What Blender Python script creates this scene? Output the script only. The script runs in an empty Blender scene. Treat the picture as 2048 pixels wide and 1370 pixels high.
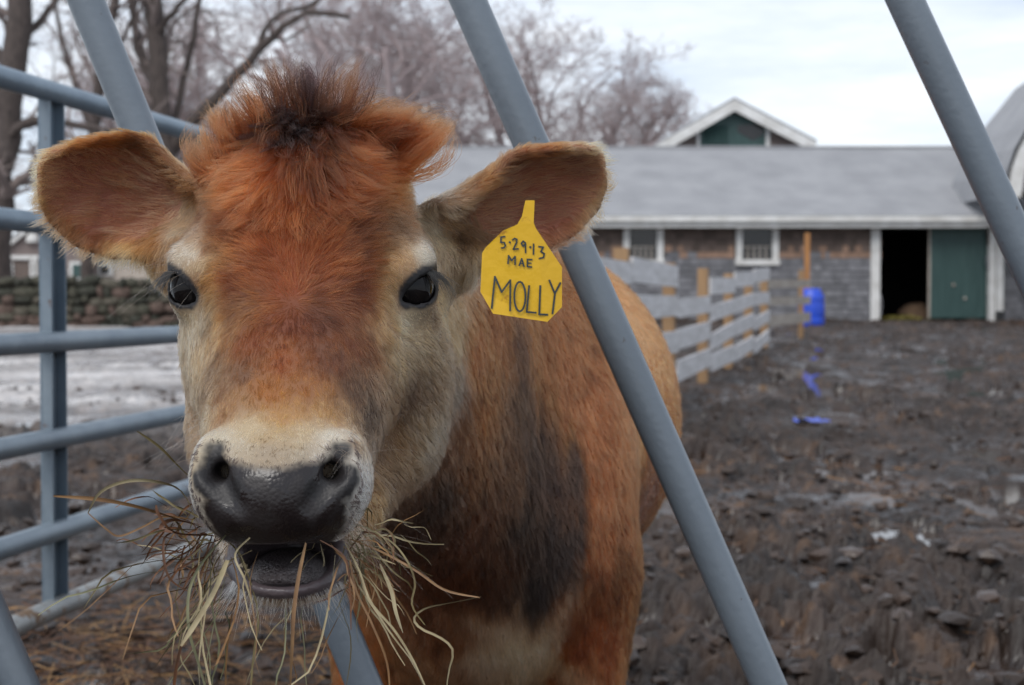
import bpy, math, random
import numpy as np
from mathutils import Vector, Matrix
from mathutils.bvhtree import BVHTree
from mathutils.kdtree import KDTree

sc = bpy.context.scene
col = sc.collection
# ------------------------------------------------------------------ camera
F = 3037.0                       # focal length in pixels of the 2048 wide photograph (35 mm on a 23.6 mm sensor)
PITCH = math.atan(85 / F)
CAM = np.array([0.0, 0.0, 0.95])
cam_data = bpy.data.cameras.new("camera")
cam_data.sensor_width = 23.6
cam_data.lens = 35.0
cam_data.clip_start = 0.05
cam_data.clip_end = 2000
cam_data.dof.use_dof = True
cam_data.dof.focus_distance = 1.10
cam_data.dof.aperture_fstop = 8.0
cam = bpy.data.objects.new("camera", cam_data)
cam.location = CAM
cam.rotation_euler = (math.pi / 2 - PITCH, 0, 0)
col.objects.link(cam)
sc.camera = cam
# ------------------------------------------------------------------ sky: overcast
world = bpy.data.worlds.new("World")
sc.world = world
world.use_nodes = True
nt = world.node_tree
nt.nodes.clear()
n_out = nt.nodes.new("ShaderNodeOutputWorld")
n_sky = nt.nodes.new("ShaderNodeTexSky")
n_sky.sky_type = 'NISHITA'
n_sky.sun_disc = False
n_sky.sun_elevation = math.radians(48)
n_sky.sun_rotation = math.radians(205)
n_bg = nt.nodes.new("ShaderNodeBackground")
n_bg.inputs['Strength'].default_value = 0.10
nt.links.new(n_sky.outputs[0], n_bg.inputs[0])
n_tc = nt.nodes.new("ShaderNodeTexCoord")
n_map = nt.nodes.new("ShaderNodeMapping")
n_map.inputs['Scale'].default_value = (2.2, 2.2, 11.0)
n_map.inputs['Location'].default_value = (0.3, 0.7, 0.2)
nt.links.new(n_tc.outputs['Generated'], n_map.inputs[0])
n_noise = nt.nodes.new("ShaderNodeTexNoise")
n_noise.inputs['Scale'].default_value = 1.6
n_noise.inputs['Detail'].default_value = 7
n_noise.inputs['Roughness'].default_value = 0.62
nt.links.new(n_map.outputs[0], n_noise.inputs['Vector'])
n_ramp = nt.nodes.new("ShaderNodeValToRGB")
n_ramp.color_ramp.elements[0].position = 0.30
n_ramp.color_ramp.elements[0].color = (0.50, 0.585, 0.72, 1)
n_ramp.color_ramp.elements[1].position = 0.70
n_ramp.color_ramp.elements[1].color = (0.93, 0.96, 1.0, 1)
nt.links.new(n_noise.outputs['Fac'], n_ramp.inputs[0])
n_bg2 = nt.nodes.new("ShaderNodeBackground")
n_bg2.inputs['Strength'].default_value = 0.70
nt.links.new(n_ramp.outputs[0], n_bg2.inputs[0])
n_mix = nt.nodes.new("ShaderNodeMixShader")
n_mix.inputs[0].default_value = 0.88
nt.links.new(n_bg.outputs[0], n_mix.inputs[1])
nt.links.new(n_bg2.outputs[0], n_mix.inputs[2])
nt.links.new(n_mix.outputs[0], n_out.inputs[0])
# ------------------------------------------------------------------ sun behind the clouds
sun_data = bpy.data.lights.new("sun", 'SUN')
sun_data.energy = 1.3
sun_data.angle = math.radians(35)
sun_data.color = (1.0, 0.965, 0.92)
sun = bpy.data.objects.new("sun", sun_data)
sun.rotation_euler = (math.radians(42), 0, math.radians(-25))
col.objects.link(sun)
# ------------------------------------------------------------------ exposure and render settings
sc.view_settings.view_transform = 'Standard'
sc.view_settings.look = 'None'
sc.view_settings.gamma = 1.0
sc.view_settings.use_curve_mapping = False
sc.view_settings.exposure = 0.82
sc.cycles.use_denoising = True
sc.cycles.denoiser = 'OPENIMAGEDENOISE'
sc.cycles.denoising_input_passes = 'RGB_ALBEDO_NORMAL'
sc.cycles.max_bounces = 8
sc.cycles.transparent_max_bounces = 8
sc.cycles.use_adaptive_sampling = False
sc.cycles.caustics_reflective = False
sc.cycles.caustics_refractive = False
try:
    sc.render.hair_type = 'STRIP'
    sc.render.hair_subdiv = 1
except Exception:
    pass

# ================================================================== helpers
RNG = np.random.default_rng(7)
random.seed(7)


def ray(px, py):
    f = np.array([0, math.cos(PITCH), -math.sin(PITCH)])
    u = np.array([0, math.sin(PITCH), math.cos(PITCH)])
    return f + np.array([1.0, 0, 0]) * ((px - 1024) / F) + u * (-(py - 685) / F)


def at(px, py, Y):
    """the point at depth Y (metres) that stands at this place of the photograph"""
    d = ray(px, py)
    return CAM + d * (Y / d[1])


def srgb(r, g, b):
    def f(c):
        c /= 255.0
        return c / 12.92 if c <= 0.04045 else ((c + 0.055) / 1.055) ** 2.4
    return (f(r), f(g), f(b))


def hash01(ix, iy, iz, seed):
    h = (ix.astype(np.uint32) * np.uint32(374761393) + iy.astype(np.uint32) * np.uint32(668265263)
         + iz.astype(np.uint32) * np.uint32(2147483647) + np.uint32((seed * 974634777) & 0xffffffff))
    h = (h ^ (h >> np.uint32(13))) * np.uint32(1274126177)
    h = h ^ (h >> np.uint32(16))
    h = h * np.uint32(2246822519)
    h = h ^ (h >> np.uint32(15))
    return (h & np.uint32(0xffffff)).astype(np.float64) / 0xffffff


def vn(p, seed=0):
    """value noise 0..1 of points (N,3)"""
    p = np.asarray(p, dtype=np.float64)
    i = np.floor(p).astype(np.int64)
    f = p - i
    f = f * f * (3 - 2 * f)
    i = i & 0x7fffffff
    r = 0
    for dx in (0, 1):
        wx = f[:, 0] if dx else 1 - f[:, 0]
        for dy in (0, 1):
            wy = f[:, 1] if dy else 1 - f[:, 1]
            for dz in (0, 1):
                wz = f[:, 2] if dz else 1 - f[:, 2]
                r = r + wx * wy * wz * hash01(i[:, 0] + dx, i[:, 1] + dy, i[:, 2] + dz, seed)
    return r


def fbm(p, octaves=4, seed=0, gain=0.5, lac=2.03):
    p = np.asarray(p, dtype=np.float64)
    a, s, tot = 1.0, 0.0, 0.0
    for o in range(octaves):
        s = s + a * vn(p * lac ** o + 17.3 * o, seed + o)
        tot += a
        a *= gain
    return s / tot


def worley(x, y, size, seed):
    """distance to the nearest and second nearest scattered point, and that point's random number"""
    gx_, gy_ = x / size, y / size
    ix, iy = np.floor(gx_).astype(np.int64), np.floor(gy_).astype(np.int64)
    f1 = np.full(len(x), 9.0)
    f2 = np.full(len(x), 9.0)
    rid = np.zeros(len(x))
    for dx in (-1, 0, 1):
        for dy in (-1, 0, 1):
            cx, cy = ix + dx, iy + dy
            a, b = cx & 0x7fffffff, cy & 0x7fffffff
            o = np.zeros_like(a)
            px_ = cx + hash01(a, b, o, seed)
            py_ = cy + hash01(a, b, o, seed + 1)
            d = np.sqrt((gx_ - px_) ** 2 + (gy_ - py_) ** 2)
            near = d < f1
            f2 = np.where(near, f1, np.minimum(f2, d))
            rid = np.where(near, hash01(a, b, o, seed + 2), rid)
            f1 = np.where(near, d, f1)
    return f1, f2, rid


def sstep(a, b, x):
    t = np.clip((x - a) / (b - a), 0, 1)
    return t * t * (3 - 2 * t)


class MB:
    """collects vertices and faces for one mesh"""
    def __init__(self):
        self.v, self.f = [], []

    def add(self, vs, fs):
        o = len(self.v)
        self.v.extend([tuple(map(float, v)) for v in vs])
        self.f.extend([tuple(int(i) + o for i in f) for f in fs])
        return self

    def box(self, lo, hi):
        x0, y0, z0 = lo
        x1, y1, z1 = hi
        return self.add([(x0, y0, z0), (x1, y0, z0), (x1, y1, z0), (x0, y1, z0), (x0, y0, z1), (x1, y0, z1), (x1, y1, z1), (x0, y1, z1)],
                        [(0, 3, 2, 1), (4, 5, 6, 7), (0, 1, 5, 4), (1, 2, 6, 5), (2, 3, 7, 6), (3, 0, 4, 7)])

    def bar(self, a, b, w, h, up=(0, 0, 1)):
        """a box from a to b, w wide (sideways) and h high"""
        a, b = np.array(a, float), np.array(b, float)
        d = b - a
        d /= np.linalg.norm(d)
        s = np.cross(d, up)
        s /= np.linalg.norm(s)
        u = np.cross(s, d)
        vs = []
        for p in (a, b):
            for sx, sz in ((-1, -1), (1, -1), (1, 1), (-1, 1)):
                vs.append(p + s * sx * w / 2 + u * sz * h / 2)
        return self.add(vs, [(0, 1, 2, 3), (7, 6, 5, 4), (0, 4, 5, 1), (1, 5, 6, 2), (2, 6, 7, 3), (3, 7, 4, 0)])

    def tube(self, pts, radii, n=12, cap=True):
        pts = np.array(pts, float)
        m = len(pts)
        radii = np.broadcast_to(np.array(radii, float), (m,))
        t = np.gradient(pts, axis=0)
        t /= np.linalg.norm(t, axis=1)[:, None] + 1e-12
        ref = np.array([0, 0, 1.0]) if abs(t[0][2]) < 0.9 else np.array([1.0, 0, 0])
        vs = []
        s = np.cross(t[0], ref)
        for k in range(m):
            s = s - t[k] * np.dot(s, t[k])
            s /= np.linalg.norm(s) + 1e-12
            u = np.cross(t[k], s)
            for j in range(n):
                a = 2 * math.pi * j / n
                vs.append(pts[k] + radii[k] * (math.cos(a) * s + math.sin(a) * u))
        fs = []
        for k in range(m - 1):
            for j in range(n):
                j2 = (j + 1) % n
                fs.append((k * n + j, k * n + j2, (k + 1) * n + j2, (k + 1) * n + j))
        if cap:
            fs.append(tuple(range(n - 1, -1, -1)))
            fs.append(tuple((m - 1) * n + j for j in range(n)))
        return self.add(vs, fs)

    def prism(self, poly, depth):
        """poly: 3-D outline; depth: 3-D vector"""
        poly = [np.array(p, float) for p in poly]
        n = len(poly)
        d = np.array(depth, float)
        vs = poly + [p + d for p in poly]
        fs = [tuple(range(n)), tuple(range(2 * n - 1, n - 1, -1))]
        for k in range(n):
            k2 = (k + 1) % n
            fs.append((k2, k, n + k, n + k2))
        return self.add(vs, fs)

    def lathe(self, c, prof, n=20):
        """prof: (radius, z) pairs round the vertical through c"""
        vs, fs = [], []
        for r, z in prof:
            for j in range(n):
                a = 2 * math.pi * j / n
                vs.append((c[0] + r * math.cos(a), c[1] + r * math.sin(a), c[2] + z))
        m = len(prof)
        for k in range(m - 1):
            for j in range(n):
                j2 = (j + 1) % n
                fs.append((k * n + j, k * n + j2, (k + 1) * n + j2, (k + 1) * n + j))
        fs.append(tuple(range(n - 1, -1, -1)))
        fs.append(tuple((m - 1) * n + j for j in range(n)))
        return self.add(vs, fs)

    def mesh(self, name, mat, smooth=False):
        me = bpy.data.meshes.new(name)
        me.from_pydata(self.v, [], self.f)
        if mat is not None:
            me.materials.append(mat)
        if smooth:
            me.shade_smooth()
        me.update()
        return me

    def build(self, name, mat, parent=None, smooth=False):
        return link(name, self.mesh(name, mat, smooth), parent)


def link(name, data, parent=None):
    o = bpy.data.objects.new(name, data)
    col.objects.link(o)
    if parent is not None:
        o.parent = parent
        o.matrix_parent_inverse = Matrix.Translation(-parent.location)
        if parent.parent is not None:
            o.matrix_parent_inverse = Matrix.Identity(4)
    return o


def thing(name, loc, label, cat, group=None):
    o = bpy.data.objects.new(name, None)
    o.location = loc
    o.empty_display_size = 0.1
    col.objects.link(o)
    return tag(o, label, cat, group)


def tag(o, label=None, cat=None, group=None, kind=None):
    if label:
        o["label"] = label
    if cat:
        o["category"] = cat
    if group:
        o["group"] = group
    if kind:
        o["kind"] = kind
    return o


def np_mesh(name, verts, faces, mat=None, smooth=True):
    """fast mesh of equal-sized faces (numpy arrays)"""
    me = bpy.data.meshes.new(name)
    nv, (nf, k) = len(verts), faces.shape
    me.vertices.add(nv)
    me.vertices.foreach_set("co", np.ascontiguousarray(verts, dtype=np.float32).ravel())
    me.loops.add(nf * k)
    me.loops.foreach_set("vertex_index", np.ascontiguousarray(faces, dtype=np.int32).ravel())
    me.polygons.add(nf)
    me.polygons.foreach_set("loop_start", np.arange(0, nf * k, k, dtype=np.int32))
    me.polygons.foreach_set("use_smooth", np.full(nf, smooth, dtype=bool))
    if mat is not None:
        me.materials.append(mat)
    me.update(calc_edges=True)
    me.validate()
    return me


# ------------------------------------------------------------------ materials
def material(name, base=(0.5, 0.5, 0.5), rough=0.7, var=0.0, scale=8.0, second=None, bump=0.0, bump_scale=40.0,
             metallic=0.0, spec=0.5, stretch=(1, 1, 1), coords='Object', detail=5, lo=0.35, hi=0.65):
    m = bpy.data.materials.new(name)
    m.use_nodes = True
    t = m.node_tree
    b = t.nodes["Principled BSDF"]
    b.inputs['Roughness'].default_value = rough
    b.inputs['Metallic'].default_value = metallic
    b.inputs['Specular IOR Level'].default_value = spec
    b.inputs['Base Color'].default_value = (*base, 1)
    if var or second or bump:
        tc = t.nodes.new("ShaderNodeTexCoord")
        mp = t.nodes.new("ShaderNodeMapping")
        mp.inputs['Scale'].default_value = stretch
        t.links.new(tc.outputs[coords], mp.inputs[0])
    if var or second:
        nz = t.nodes.new("ShaderNodeTexNoise")
        nz.inputs['Scale'].default_value = scale
        nz.inputs['Detail'].default_value = detail
        nz.inputs['Roughness'].default_value = 0.6
        t.links.new(mp.outputs[0], nz.inputs['Vector'])
        rp = t.nodes.new("ShaderNodeValToRGB")
        c2 = second if second else tuple(c * (1 + var) for c in base)
        c1 = base if second else tuple(c * (1 - var) for c in base)
        rp.color_ramp.elements[0].position = lo
        rp.color_ramp.elements[1].position = hi
        rp.color_ramp.elements[0].color = (*c1, 1)
        rp.color_ramp.elements[1].color = (*c2, 1)
        t.links.new(nz.outputs['Fac'], rp.inputs[0])
        t.links.new(rp.outputs[0], b.inputs['Base Color'])
    if bump:
        n2 = t.nodes.new("ShaderNodeTexNoise")
        n2.inputs['Scale'].default_value = bump_scale
        n2.inputs['Detail'].default_value = 6
        t.links.new(mp.outputs[0], n2.inputs['Vector'])
        bp = t.nodes.new("ShaderNodeBump")
        bp.inputs['Strength'].default_value = bump
        bp.inputs['Distance'].default_value = 0.02
        t.links.new(n2.outputs['Fac'], bp.inputs['Height'])
        t.links.new(bp.outputs[0], b.inputs['Normal'])
    return m


def attr_material(name, rough=0.6, rough_attr=None, spec=0.5, bump=0.0, bump_scale=300.0, bump_dist=0.002, attr="tint"):
    m = bpy.data.materials.new(name)
    m.use_nodes = True
    t = m.node_tree
    b = t.nodes["Principled BSDF"]
    b.inputs['Roughness'].default_value = rough
    b.inputs['Specular IOR Level'].default_value = spec
    a = t.nodes.new("ShaderNodeAttribute")
    a.attribute_name = attr
    t.links.new(a.outputs['Color'], b.inputs['Base Color'])
    if rough_attr:
        a2 = t.nodes.new("ShaderNodeAttribute")
        a2.attribute_name = rough_attr
        t.links.new(a2.outputs['Fac'], b.inputs['Roughness'])
    if bump:
        tc = t.nodes.new("ShaderNodeTexCoord")
        vz = t.nodes.new("ShaderNodeTexVoronoi")
        vz.inputs['Scale'].default_value = bump_scale
        t.links.new(tc.outputs['Object'], vz.inputs['Vector'])
        bp = t.nodes.new("ShaderNodeBump")
        bp.inputs['Strength'].default_value = bump
        bp.inputs['Distance'].default_value = bump_dist
        t.links.new(vz.outputs['Distance'], bp.inputs['Height'])
        bp.invert = True
        t.links.new(bp.outputs[0], b.inputs['Normal'])
    return m


def set_attr(me, name, arr, kind='FLOAT_COLOR', domain='POINT'):
    at_ = me.attributes.new(name, kind, domain)
    if kind == 'FLOAT_COLOR':
        a = np.ones((len(arr), 4), dtype=np.float32)
        a[:, :3] = arr
        at_.data.foreach_set("color", a.ravel())
    else:
        at_.data.foreach_set("value", np.ascontiguousarray(arr, dtype=np.float32))


M = {}
M['white'] = material("white_paint", (0.66, 0.66, 0.65), 0.55, second=(0.50, 0.49, 0.47), scale=3.0, stretch=(1, 1, 1), bump=0.1)
M['green'] = material("green_paint", (0.018, 0.050, 0.047), 0.55, second=(0.032, 0.072, 0.068), scale=2.5, stretch=(4, 4, 0.5))
M['roof'] = material("roof_shingle", (0.25, 0.255, 0.27), 0.9, second=(0.31, 0.315, 0.33), scale=1.1, stretch=(1, 1, 1), bump=0.3, bump_scale=60)
M['dark'] = material("room_shadow", (0.012, 0.011, 0.011), 0.9, var=0.3)  # near black stands in for the shadow inside a room
M['glass'] = material("window_glass", (0.02, 0.02, 0.022), 0.08, var=0.2, scale=2)
M['tan_wood'] = material("raw_wood", (0.33, 0.20, 0.10), 0.8, second=(0.24, 0.15, 0.08), scale=3, stretch=(8, 8, 0.6), bump=0.2)
M['orange_wood'] = material("cedar_wood", (0.42, 0.19, 0.06), 0.75, second=(0.30, 0.14, 0.05), scale=3, stretch=(8, 8, 0.8))
M['board'] = material("weathered_board", (0.64, 0.63, 0.64), 0.75, second=(0.46, 0.45, 0.45), scale=2.0, stretch=(1.2, 1.2, 8), bump=0.25)
M['tan_board'] = material("bare_board", (0.42, 0.38, 0.34), 0.8, second=(0.30, 0.26, 0.22), scale=2.0, stretch=(1.2, 1.2, 8), bump=0.25)
M['blue'] = material("blue_plastic", (0.016, 0.075, 0.60), 0.4, second=(0.02, 0.06, 0.42), scale=4)
M['black'] = material("black_plastic", (0.015, 0.015, 0.016), 0.5, var=0.2)
# ================================================================== ground
def ground_z(x, y):
    """the lie of the land without clods"""
    x = np.asarray(x, float)
    y = np.asarray(y, float)
    rise = sstep(14.0, 36.0, y)
    side = sstep(-9.0, 3.0, x)
    return rise * (0.25 + 0.20 * side)


def build_ground():
    # rows get wider apart with distance, so the near clods are modelled finely
    ys = [-6.0, -3.0, 0.0, 1.5, 2.4]
    y = 2.9
    while y < 60:
        ys.append(y)
        y += max(0.010, 0.0031 * y)
    ys += [64, 70, 80, 95, 120, 160, 220, 320, 500, 900]
    ys = np.array(ys)
    cols = 500
    u = np.linspace(-1, 1, cols)
    X = u[None, :] * (0.60 * np.maximum(ys, 2.9) + 0.6)[:, None]
    far = ys > 62
    X[far] = u[None, :] * (ys[far] * 1.5)[:, None]
    X[ys < 2.5] = u[None, :] * 4
    Y = np.broadcast_to(ys[:, None], X.shape)
    x, y = X.ravel(), Y.ravel()
    P = np.stack([x, y, np.zeros_like(x)], 1)
    z = ground_z(x, y)
    warp = (fbm(P * 1.7, 3, 40) - 0.5)[:, None] * np.array([0.5, 0.5, 0])
    big = fbm(P * np.array([0.55, 0.40, 1]), 3, 3) - 0.5
    rdg = lambda n: 1 - np.abs(np.clip((n - 0.5) * 3.6, -1, 1))
    w2 = np.stack([fbm(P * 7, 3, 41), fbm(P * 7, 3, 42)], 1) - 0.5
    xw, yw = x + warp[:, 0] * 0.5 + w2[:, 0] * 0.16, y + warp[:, 1] * 0.5 + w2[:, 1] * 0.16
    a = rdg(fbm((P + warp) * np.array([3.4, 2.6, 1]), 3, 11))          # trampled ridges
    f1, f2, rid = worley(xw, yw, 0.20, 70)                             # clods kicked up by hooves
    g1, g2, gid = worley(xw, yw, 0.085, 80)
    clod = sstep(0.0, 0.35, f2 - f1) * (0.25 + 0.75 * rid) * (1 - 0.45 * f1)
    small = sstep(0.0, 0.4, g2 - g1) * (0.2 + 0.8 * gid)
    c = fbm(P * 42.0, 2, 31) - 0.5
    lumpy = 0.35 + 0.9 * sstep(0.36, 0.62, fbm(P * np.array([0.9, 0.7, 1]), 3, 90))
    torn = fbm((P + warp * 0.6) * np.array([8.0, 4.6, 1]), 5, 95, gain=0.55) - 0.5
    torn2 = rdg(fbm((P + warp * 0.6) * np.array([14, 8, 1]), 4, 96, gain=0.55)) - 0.5
    crumb = fbm((P + warp * 0.4) * np.array([15, 10, 1]), 4, 94, gain=0.66) - 0.5
    plate = sstep(0.40, 0.60, fbm((P + warp * 0.6) * np.array([5.2, 3.0, 1]), 4, 97, gain=0.55))     # trodden slabs with torn edges
    plate2 = sstep(0.38, 0.60, fbm((P + warp * 0.6) * np.array([12.5, 7.5, 1]), 4, 98, gain=0.55))
    pud = sstep(0.51, 0.45, fbm((P + warp) * np.array([3.0, 1.6, 1]), 4, 99, gain=0.58))     # hollows where water stands
    lumpy = lumpy * (1 - 0.90 * pud)
    mud = -0.048 * pud + 0.10 * big + (0.040 * (plate - 0.5) + 0.024 * (plate2 - 0.5)) * lumpy + (0.040 * (a - 0.5) + 0.020 * (clod - 0.30) + 0.018 * (small - 0.35) + 0.050 * torn + 0.12 * crumb + 0.016 * torn2) * lumpy + 0.018 * c * (1 - 0.8 * pud)
    global LEVEL
    LEVEL = float(np.quantile(mud[(y > 3) & (y < 20)], 0.30))
    left = sstep(-0.4, -1.6, x + 0.02 * y) * sstep(8.5, 15.0, y)      # the lot beyond the gate: slush and flat mud
    pale = np.clip(left * (0.55 + 1.3 * (fbm(P * np.array([0.55, 1.3, 1]), 4, 77) - 0.40)), 0, 1)
    z = z + mud * (1 - 0.55 * left)
    z = np.where(y > 62, ground_z(x, y) - 0.02, z)
    V = np.stack([x, y, z], 1)
    nr = len(ys)
    i = np.arange(nr - 1)[:, None] * cols + np.arange(cols - 1)[None, :]
    Fq = np.stack([i, i + 1, i + cols + 1, i + cols], -1).reshape(-1, 4)
    m = attr_material("wet_mud", rough=0.4, rough_attr="wet", spec=0.5, bump=0.25, bump_scale=38.0, bump_dist=0.008)
    me = np_mesh("ground", V, Fq, m)
    n1 = fbm(P * 2.3, 4, 51)
    n2 = fbm(P * 14, 3, 61)
    dark = np.array(srgb(30, 22, 17))
    mid = np.array(srgb(60, 46, 38))
    straw = np.array(srgb(112, 82, 52))
    slush = np.array(srgb(196, 192, 190))
    tint = dark + (mid - dark) * sstep(0.3, 0.75, 0.5 * n1 + 0.5 * n2)[:, None]
    strawy = sstep(0.60, 0.74, n2) * sstep(0.45, 0.6, n1) * 0.30
    tint = tint + (straw - tint) * strawy[:, None]
    tint = tint + (slush - tint) * (pale ** 1.2)[:, None] * 0.9
    wet = 0.66 - 0.50 * sstep(0.015, -0.035, mud) - 0.12 * (n1 - 0.5)
    wet = np.clip(wet + 0.25 * (n2 - 0.5), 0.10, 0.85)
    wet = np.where(y > 62, 0.9, wet)
    set_attr(me, "tint", tint)
    set_attr(me, "wet", wet, 'FLOAT')
    me.polygons.foreach_set("use_smooth", np.zeros(len(Fq), dtype=bool))
    o = link("ground", me)
    # loose clods lying on the trodden mud
    rng = np.random.default_rng(61)
    n = 5200
    cy = 3.3 * np.exp(rng.random(n) * math.log(16 / 3.3))
    cx = (rng.random(n) * 2 - 1) * 0.40 * cy
    ri = np.clip(np.searchsorted(ys, cy), 1, len(ys) - 1)
    ci = np.clip(((cx / (0.60 * np.maximum(ys[ri], 2.9) + 0.6) + 1) / 2 * (cols - 1)).round().astype(int), 0, cols - 1)
    cz = z[ri * cols + ci]
    okc = (cz > ground_z(cx, cy) + LEVEL + 0.008) & (fbm(np.stack([cx, cy, cx * 0], 1) * 1.3, 3, 63) > 0.44)
    cx, cy, cz = cx[okc], cy[okc], cz[okc]
    n = len(cx)
    t_ = (1 + 5 ** 0.5) / 2
    ico = np.array([(-1, t_, 0), (1, t_, 0), (-1, -t_, 0), (1, -t_, 0), (0, -1, t_), (0, 1, t_), (0, -1, -t_), (0, 1, -t_), (t_, 0, -1), (t_, 0, 1), (-t_, 0, -1), (-t_, 0, 1)]) / 1.9
    icf = np.array([(0, 11, 5), (0, 5, 1), (0, 1, 7), (0, 7, 10), (0, 10, 11), (1, 5, 9), (5, 11, 4), (11, 10, 2), (10, 7, 6), (7, 1, 8), (3, 9, 4), (3, 4, 2), (3, 2, 6), (3, 6, 8), (3, 8, 9), (4, 9, 5), (2, 4, 11), (6, 2, 10), (8, 6, 7), (9, 8, 1)])
    r = 0.007 + 0.030 * rng.random(n) ** 2.6
    sh = ico[None] * (0.65 + 0.7 * rng.random((n, 12, 1)))
    a_ = rng.random(n) * 6.28
    sx = sh[..., 0] * np.cos(a_)[:, None] - sh[..., 1] * np.sin(a_)[:, None]
    sy = (sh[..., 0] * np.sin(a_)[:, None] + sh[..., 1] * np.cos(a_)[:, None])
    CV = np.stack([cx[:, None] + sx * r[:, None] * 1.3, cy[:, None] + sy * r[:, None] * 1.3, cz[:, None] + sh[..., 2] * r[:, None] * 0.7 + 0.2 * r[:, None]], -1)
    CF = (icf[None] + (np.arange(n) * 12)[:, None, None]).reshape(-1, 3)
    mc = np_mesh("mud_clods", CV.reshape(-1, 3), CF, m, smooth=False)
    tc_ = np.array(srgb(56, 43, 35))[None] * (0.5 + 0.9 * rng.random(n))[:, None]
    set_attr(mc, "tint", np.repeat(tc_, 12, 0))
    set_attr(mc, "wet", np.repeat(0.35 + 0.4 * rng.random(n), 12), 'FLOAT')
    tag(link("mud_clods", mc), "loose dark clods of mud lying on the trampled yard", kind="stuff")
    tag(o, "dark trampled wet mud of the barnyard", kind="structure")
    # standing water lies level in the lowest hollows
    ws = np.concatenate([np.linspace(2.9, 14, 12), np.linspace(16, 60, 23)])
    us = np.linspace(-1, 1, 13)
    WX = us[None, :] * (0.60 * ws)[:, None]
    WY = np.broadcast_to(ws[:, None], WX.shape)
    WZ = ground_z(WX, WY) + LEVEL
    Vw = np.stack([WX.ravel(), WY.ravel(), WZ.ravel()], 1)
    k = 13
    i = np.arange(len(ws) - 1)[:, None] * k + np.arange(k - 1)[None, :]
    Fw = np.stack([i, i + 1, i + k + 1, i + k], -1).reshape(-1, 4)
    mw = material("puddle_water", srgb(70, 60, 54), 0.05, spec=0.6, bump=0.02, bump_scale=3)
    ow = link("puddle_water", np_mesh("puddle_water", Vw, Fw, mw))
    tag(ow, "standing water lying in the hollows of the mud", kind="structure")


build_ground()
# ================================================================== the long barn
def X36(px, Y=36.0):
    return (px - 1024) / F * Y


def Z36(py, Y=36.0):
    return at(1024, py, Y)[2]


def shingles(x0, x1, z0, z1, y, holes, name, parent, mat, w=0.16, h=0.15, seed=5):
    """courses of overlapping shingles on a wall that faces the camera"""
    rng = np.random.default_rng(seed)
    mb_v, mb_f, tint = [], [], []
    z = z0
    row = 0
    n = 0
    while z < z1:
        x = x0 - rng.random() * w
        while x < x1:
            ww = w * (0.6 + 0.8 * rng.random())
            xa, xb = max(x, x0), min(x + ww - 0.008, x1)
            x += ww
            cx, cz = (xa + xb) / 2, z + h / 2
            if xb - xa < 0.02 or any(a < cx < b and c < cz < d for a, b, c, d in holes):
                continue
            dz = rng.random() * 0.012
            t0 = 0.024 + 0.010 * rng.random()
            zt = min(z + h * 1.12, z1)
            mb_v += [(xa, y - t0, z - dz), (xb, y - t0, z - dz), (xb, y - 0.006, zt), (xa, y - 0.006, zt), (xa, y, z - dz), (xb, y, z - dz)]
            o = n * 6
            mb_f += [(o, o + 1, o + 2, o + 3), (o, o + 4, o + 5, o + 1)]
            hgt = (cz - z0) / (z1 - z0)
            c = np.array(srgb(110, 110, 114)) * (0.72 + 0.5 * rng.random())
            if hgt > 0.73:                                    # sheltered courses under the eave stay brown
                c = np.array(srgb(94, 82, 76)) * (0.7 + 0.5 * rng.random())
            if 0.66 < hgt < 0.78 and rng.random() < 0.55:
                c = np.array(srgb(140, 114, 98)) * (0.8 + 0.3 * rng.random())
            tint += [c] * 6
            n += 1
        z += h
        row += 1
    me = np_mesh(name, np.array(mb_v), np.array(mb_f), mat, smooth=False)
    set_attr(me, "tint", np.array(tint))
    o = link(name, me, parent)
    tag(o, kind="stuff")
    return o


M['shingle'] = attr_material("wood_shingle", rough=0.85, spec=0.3)


def roof_courses(mb, xa, xb, y0, z0, y1, z1, n, t=0.02):
    for k in range(n):
        f0, f1 = k / n, (k + 1) / n
        ya, za = y0 + (y1 - y0) * f0, z0 + (z1 - z0) * f0
        yb, zb = y0 + (y1 - y0) * f1, z0 + (z1 - z0) * f1
        mb.add([(xa, ya, za + t), (xb, ya, za + t), (xb, yb, zb + 0.004), (xa, yb, zb + 0.004), (xa, ya, za), (xb, ya, za)],
               [(0, 1, 2, 3), (4, 5, 1, 0)])


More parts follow.
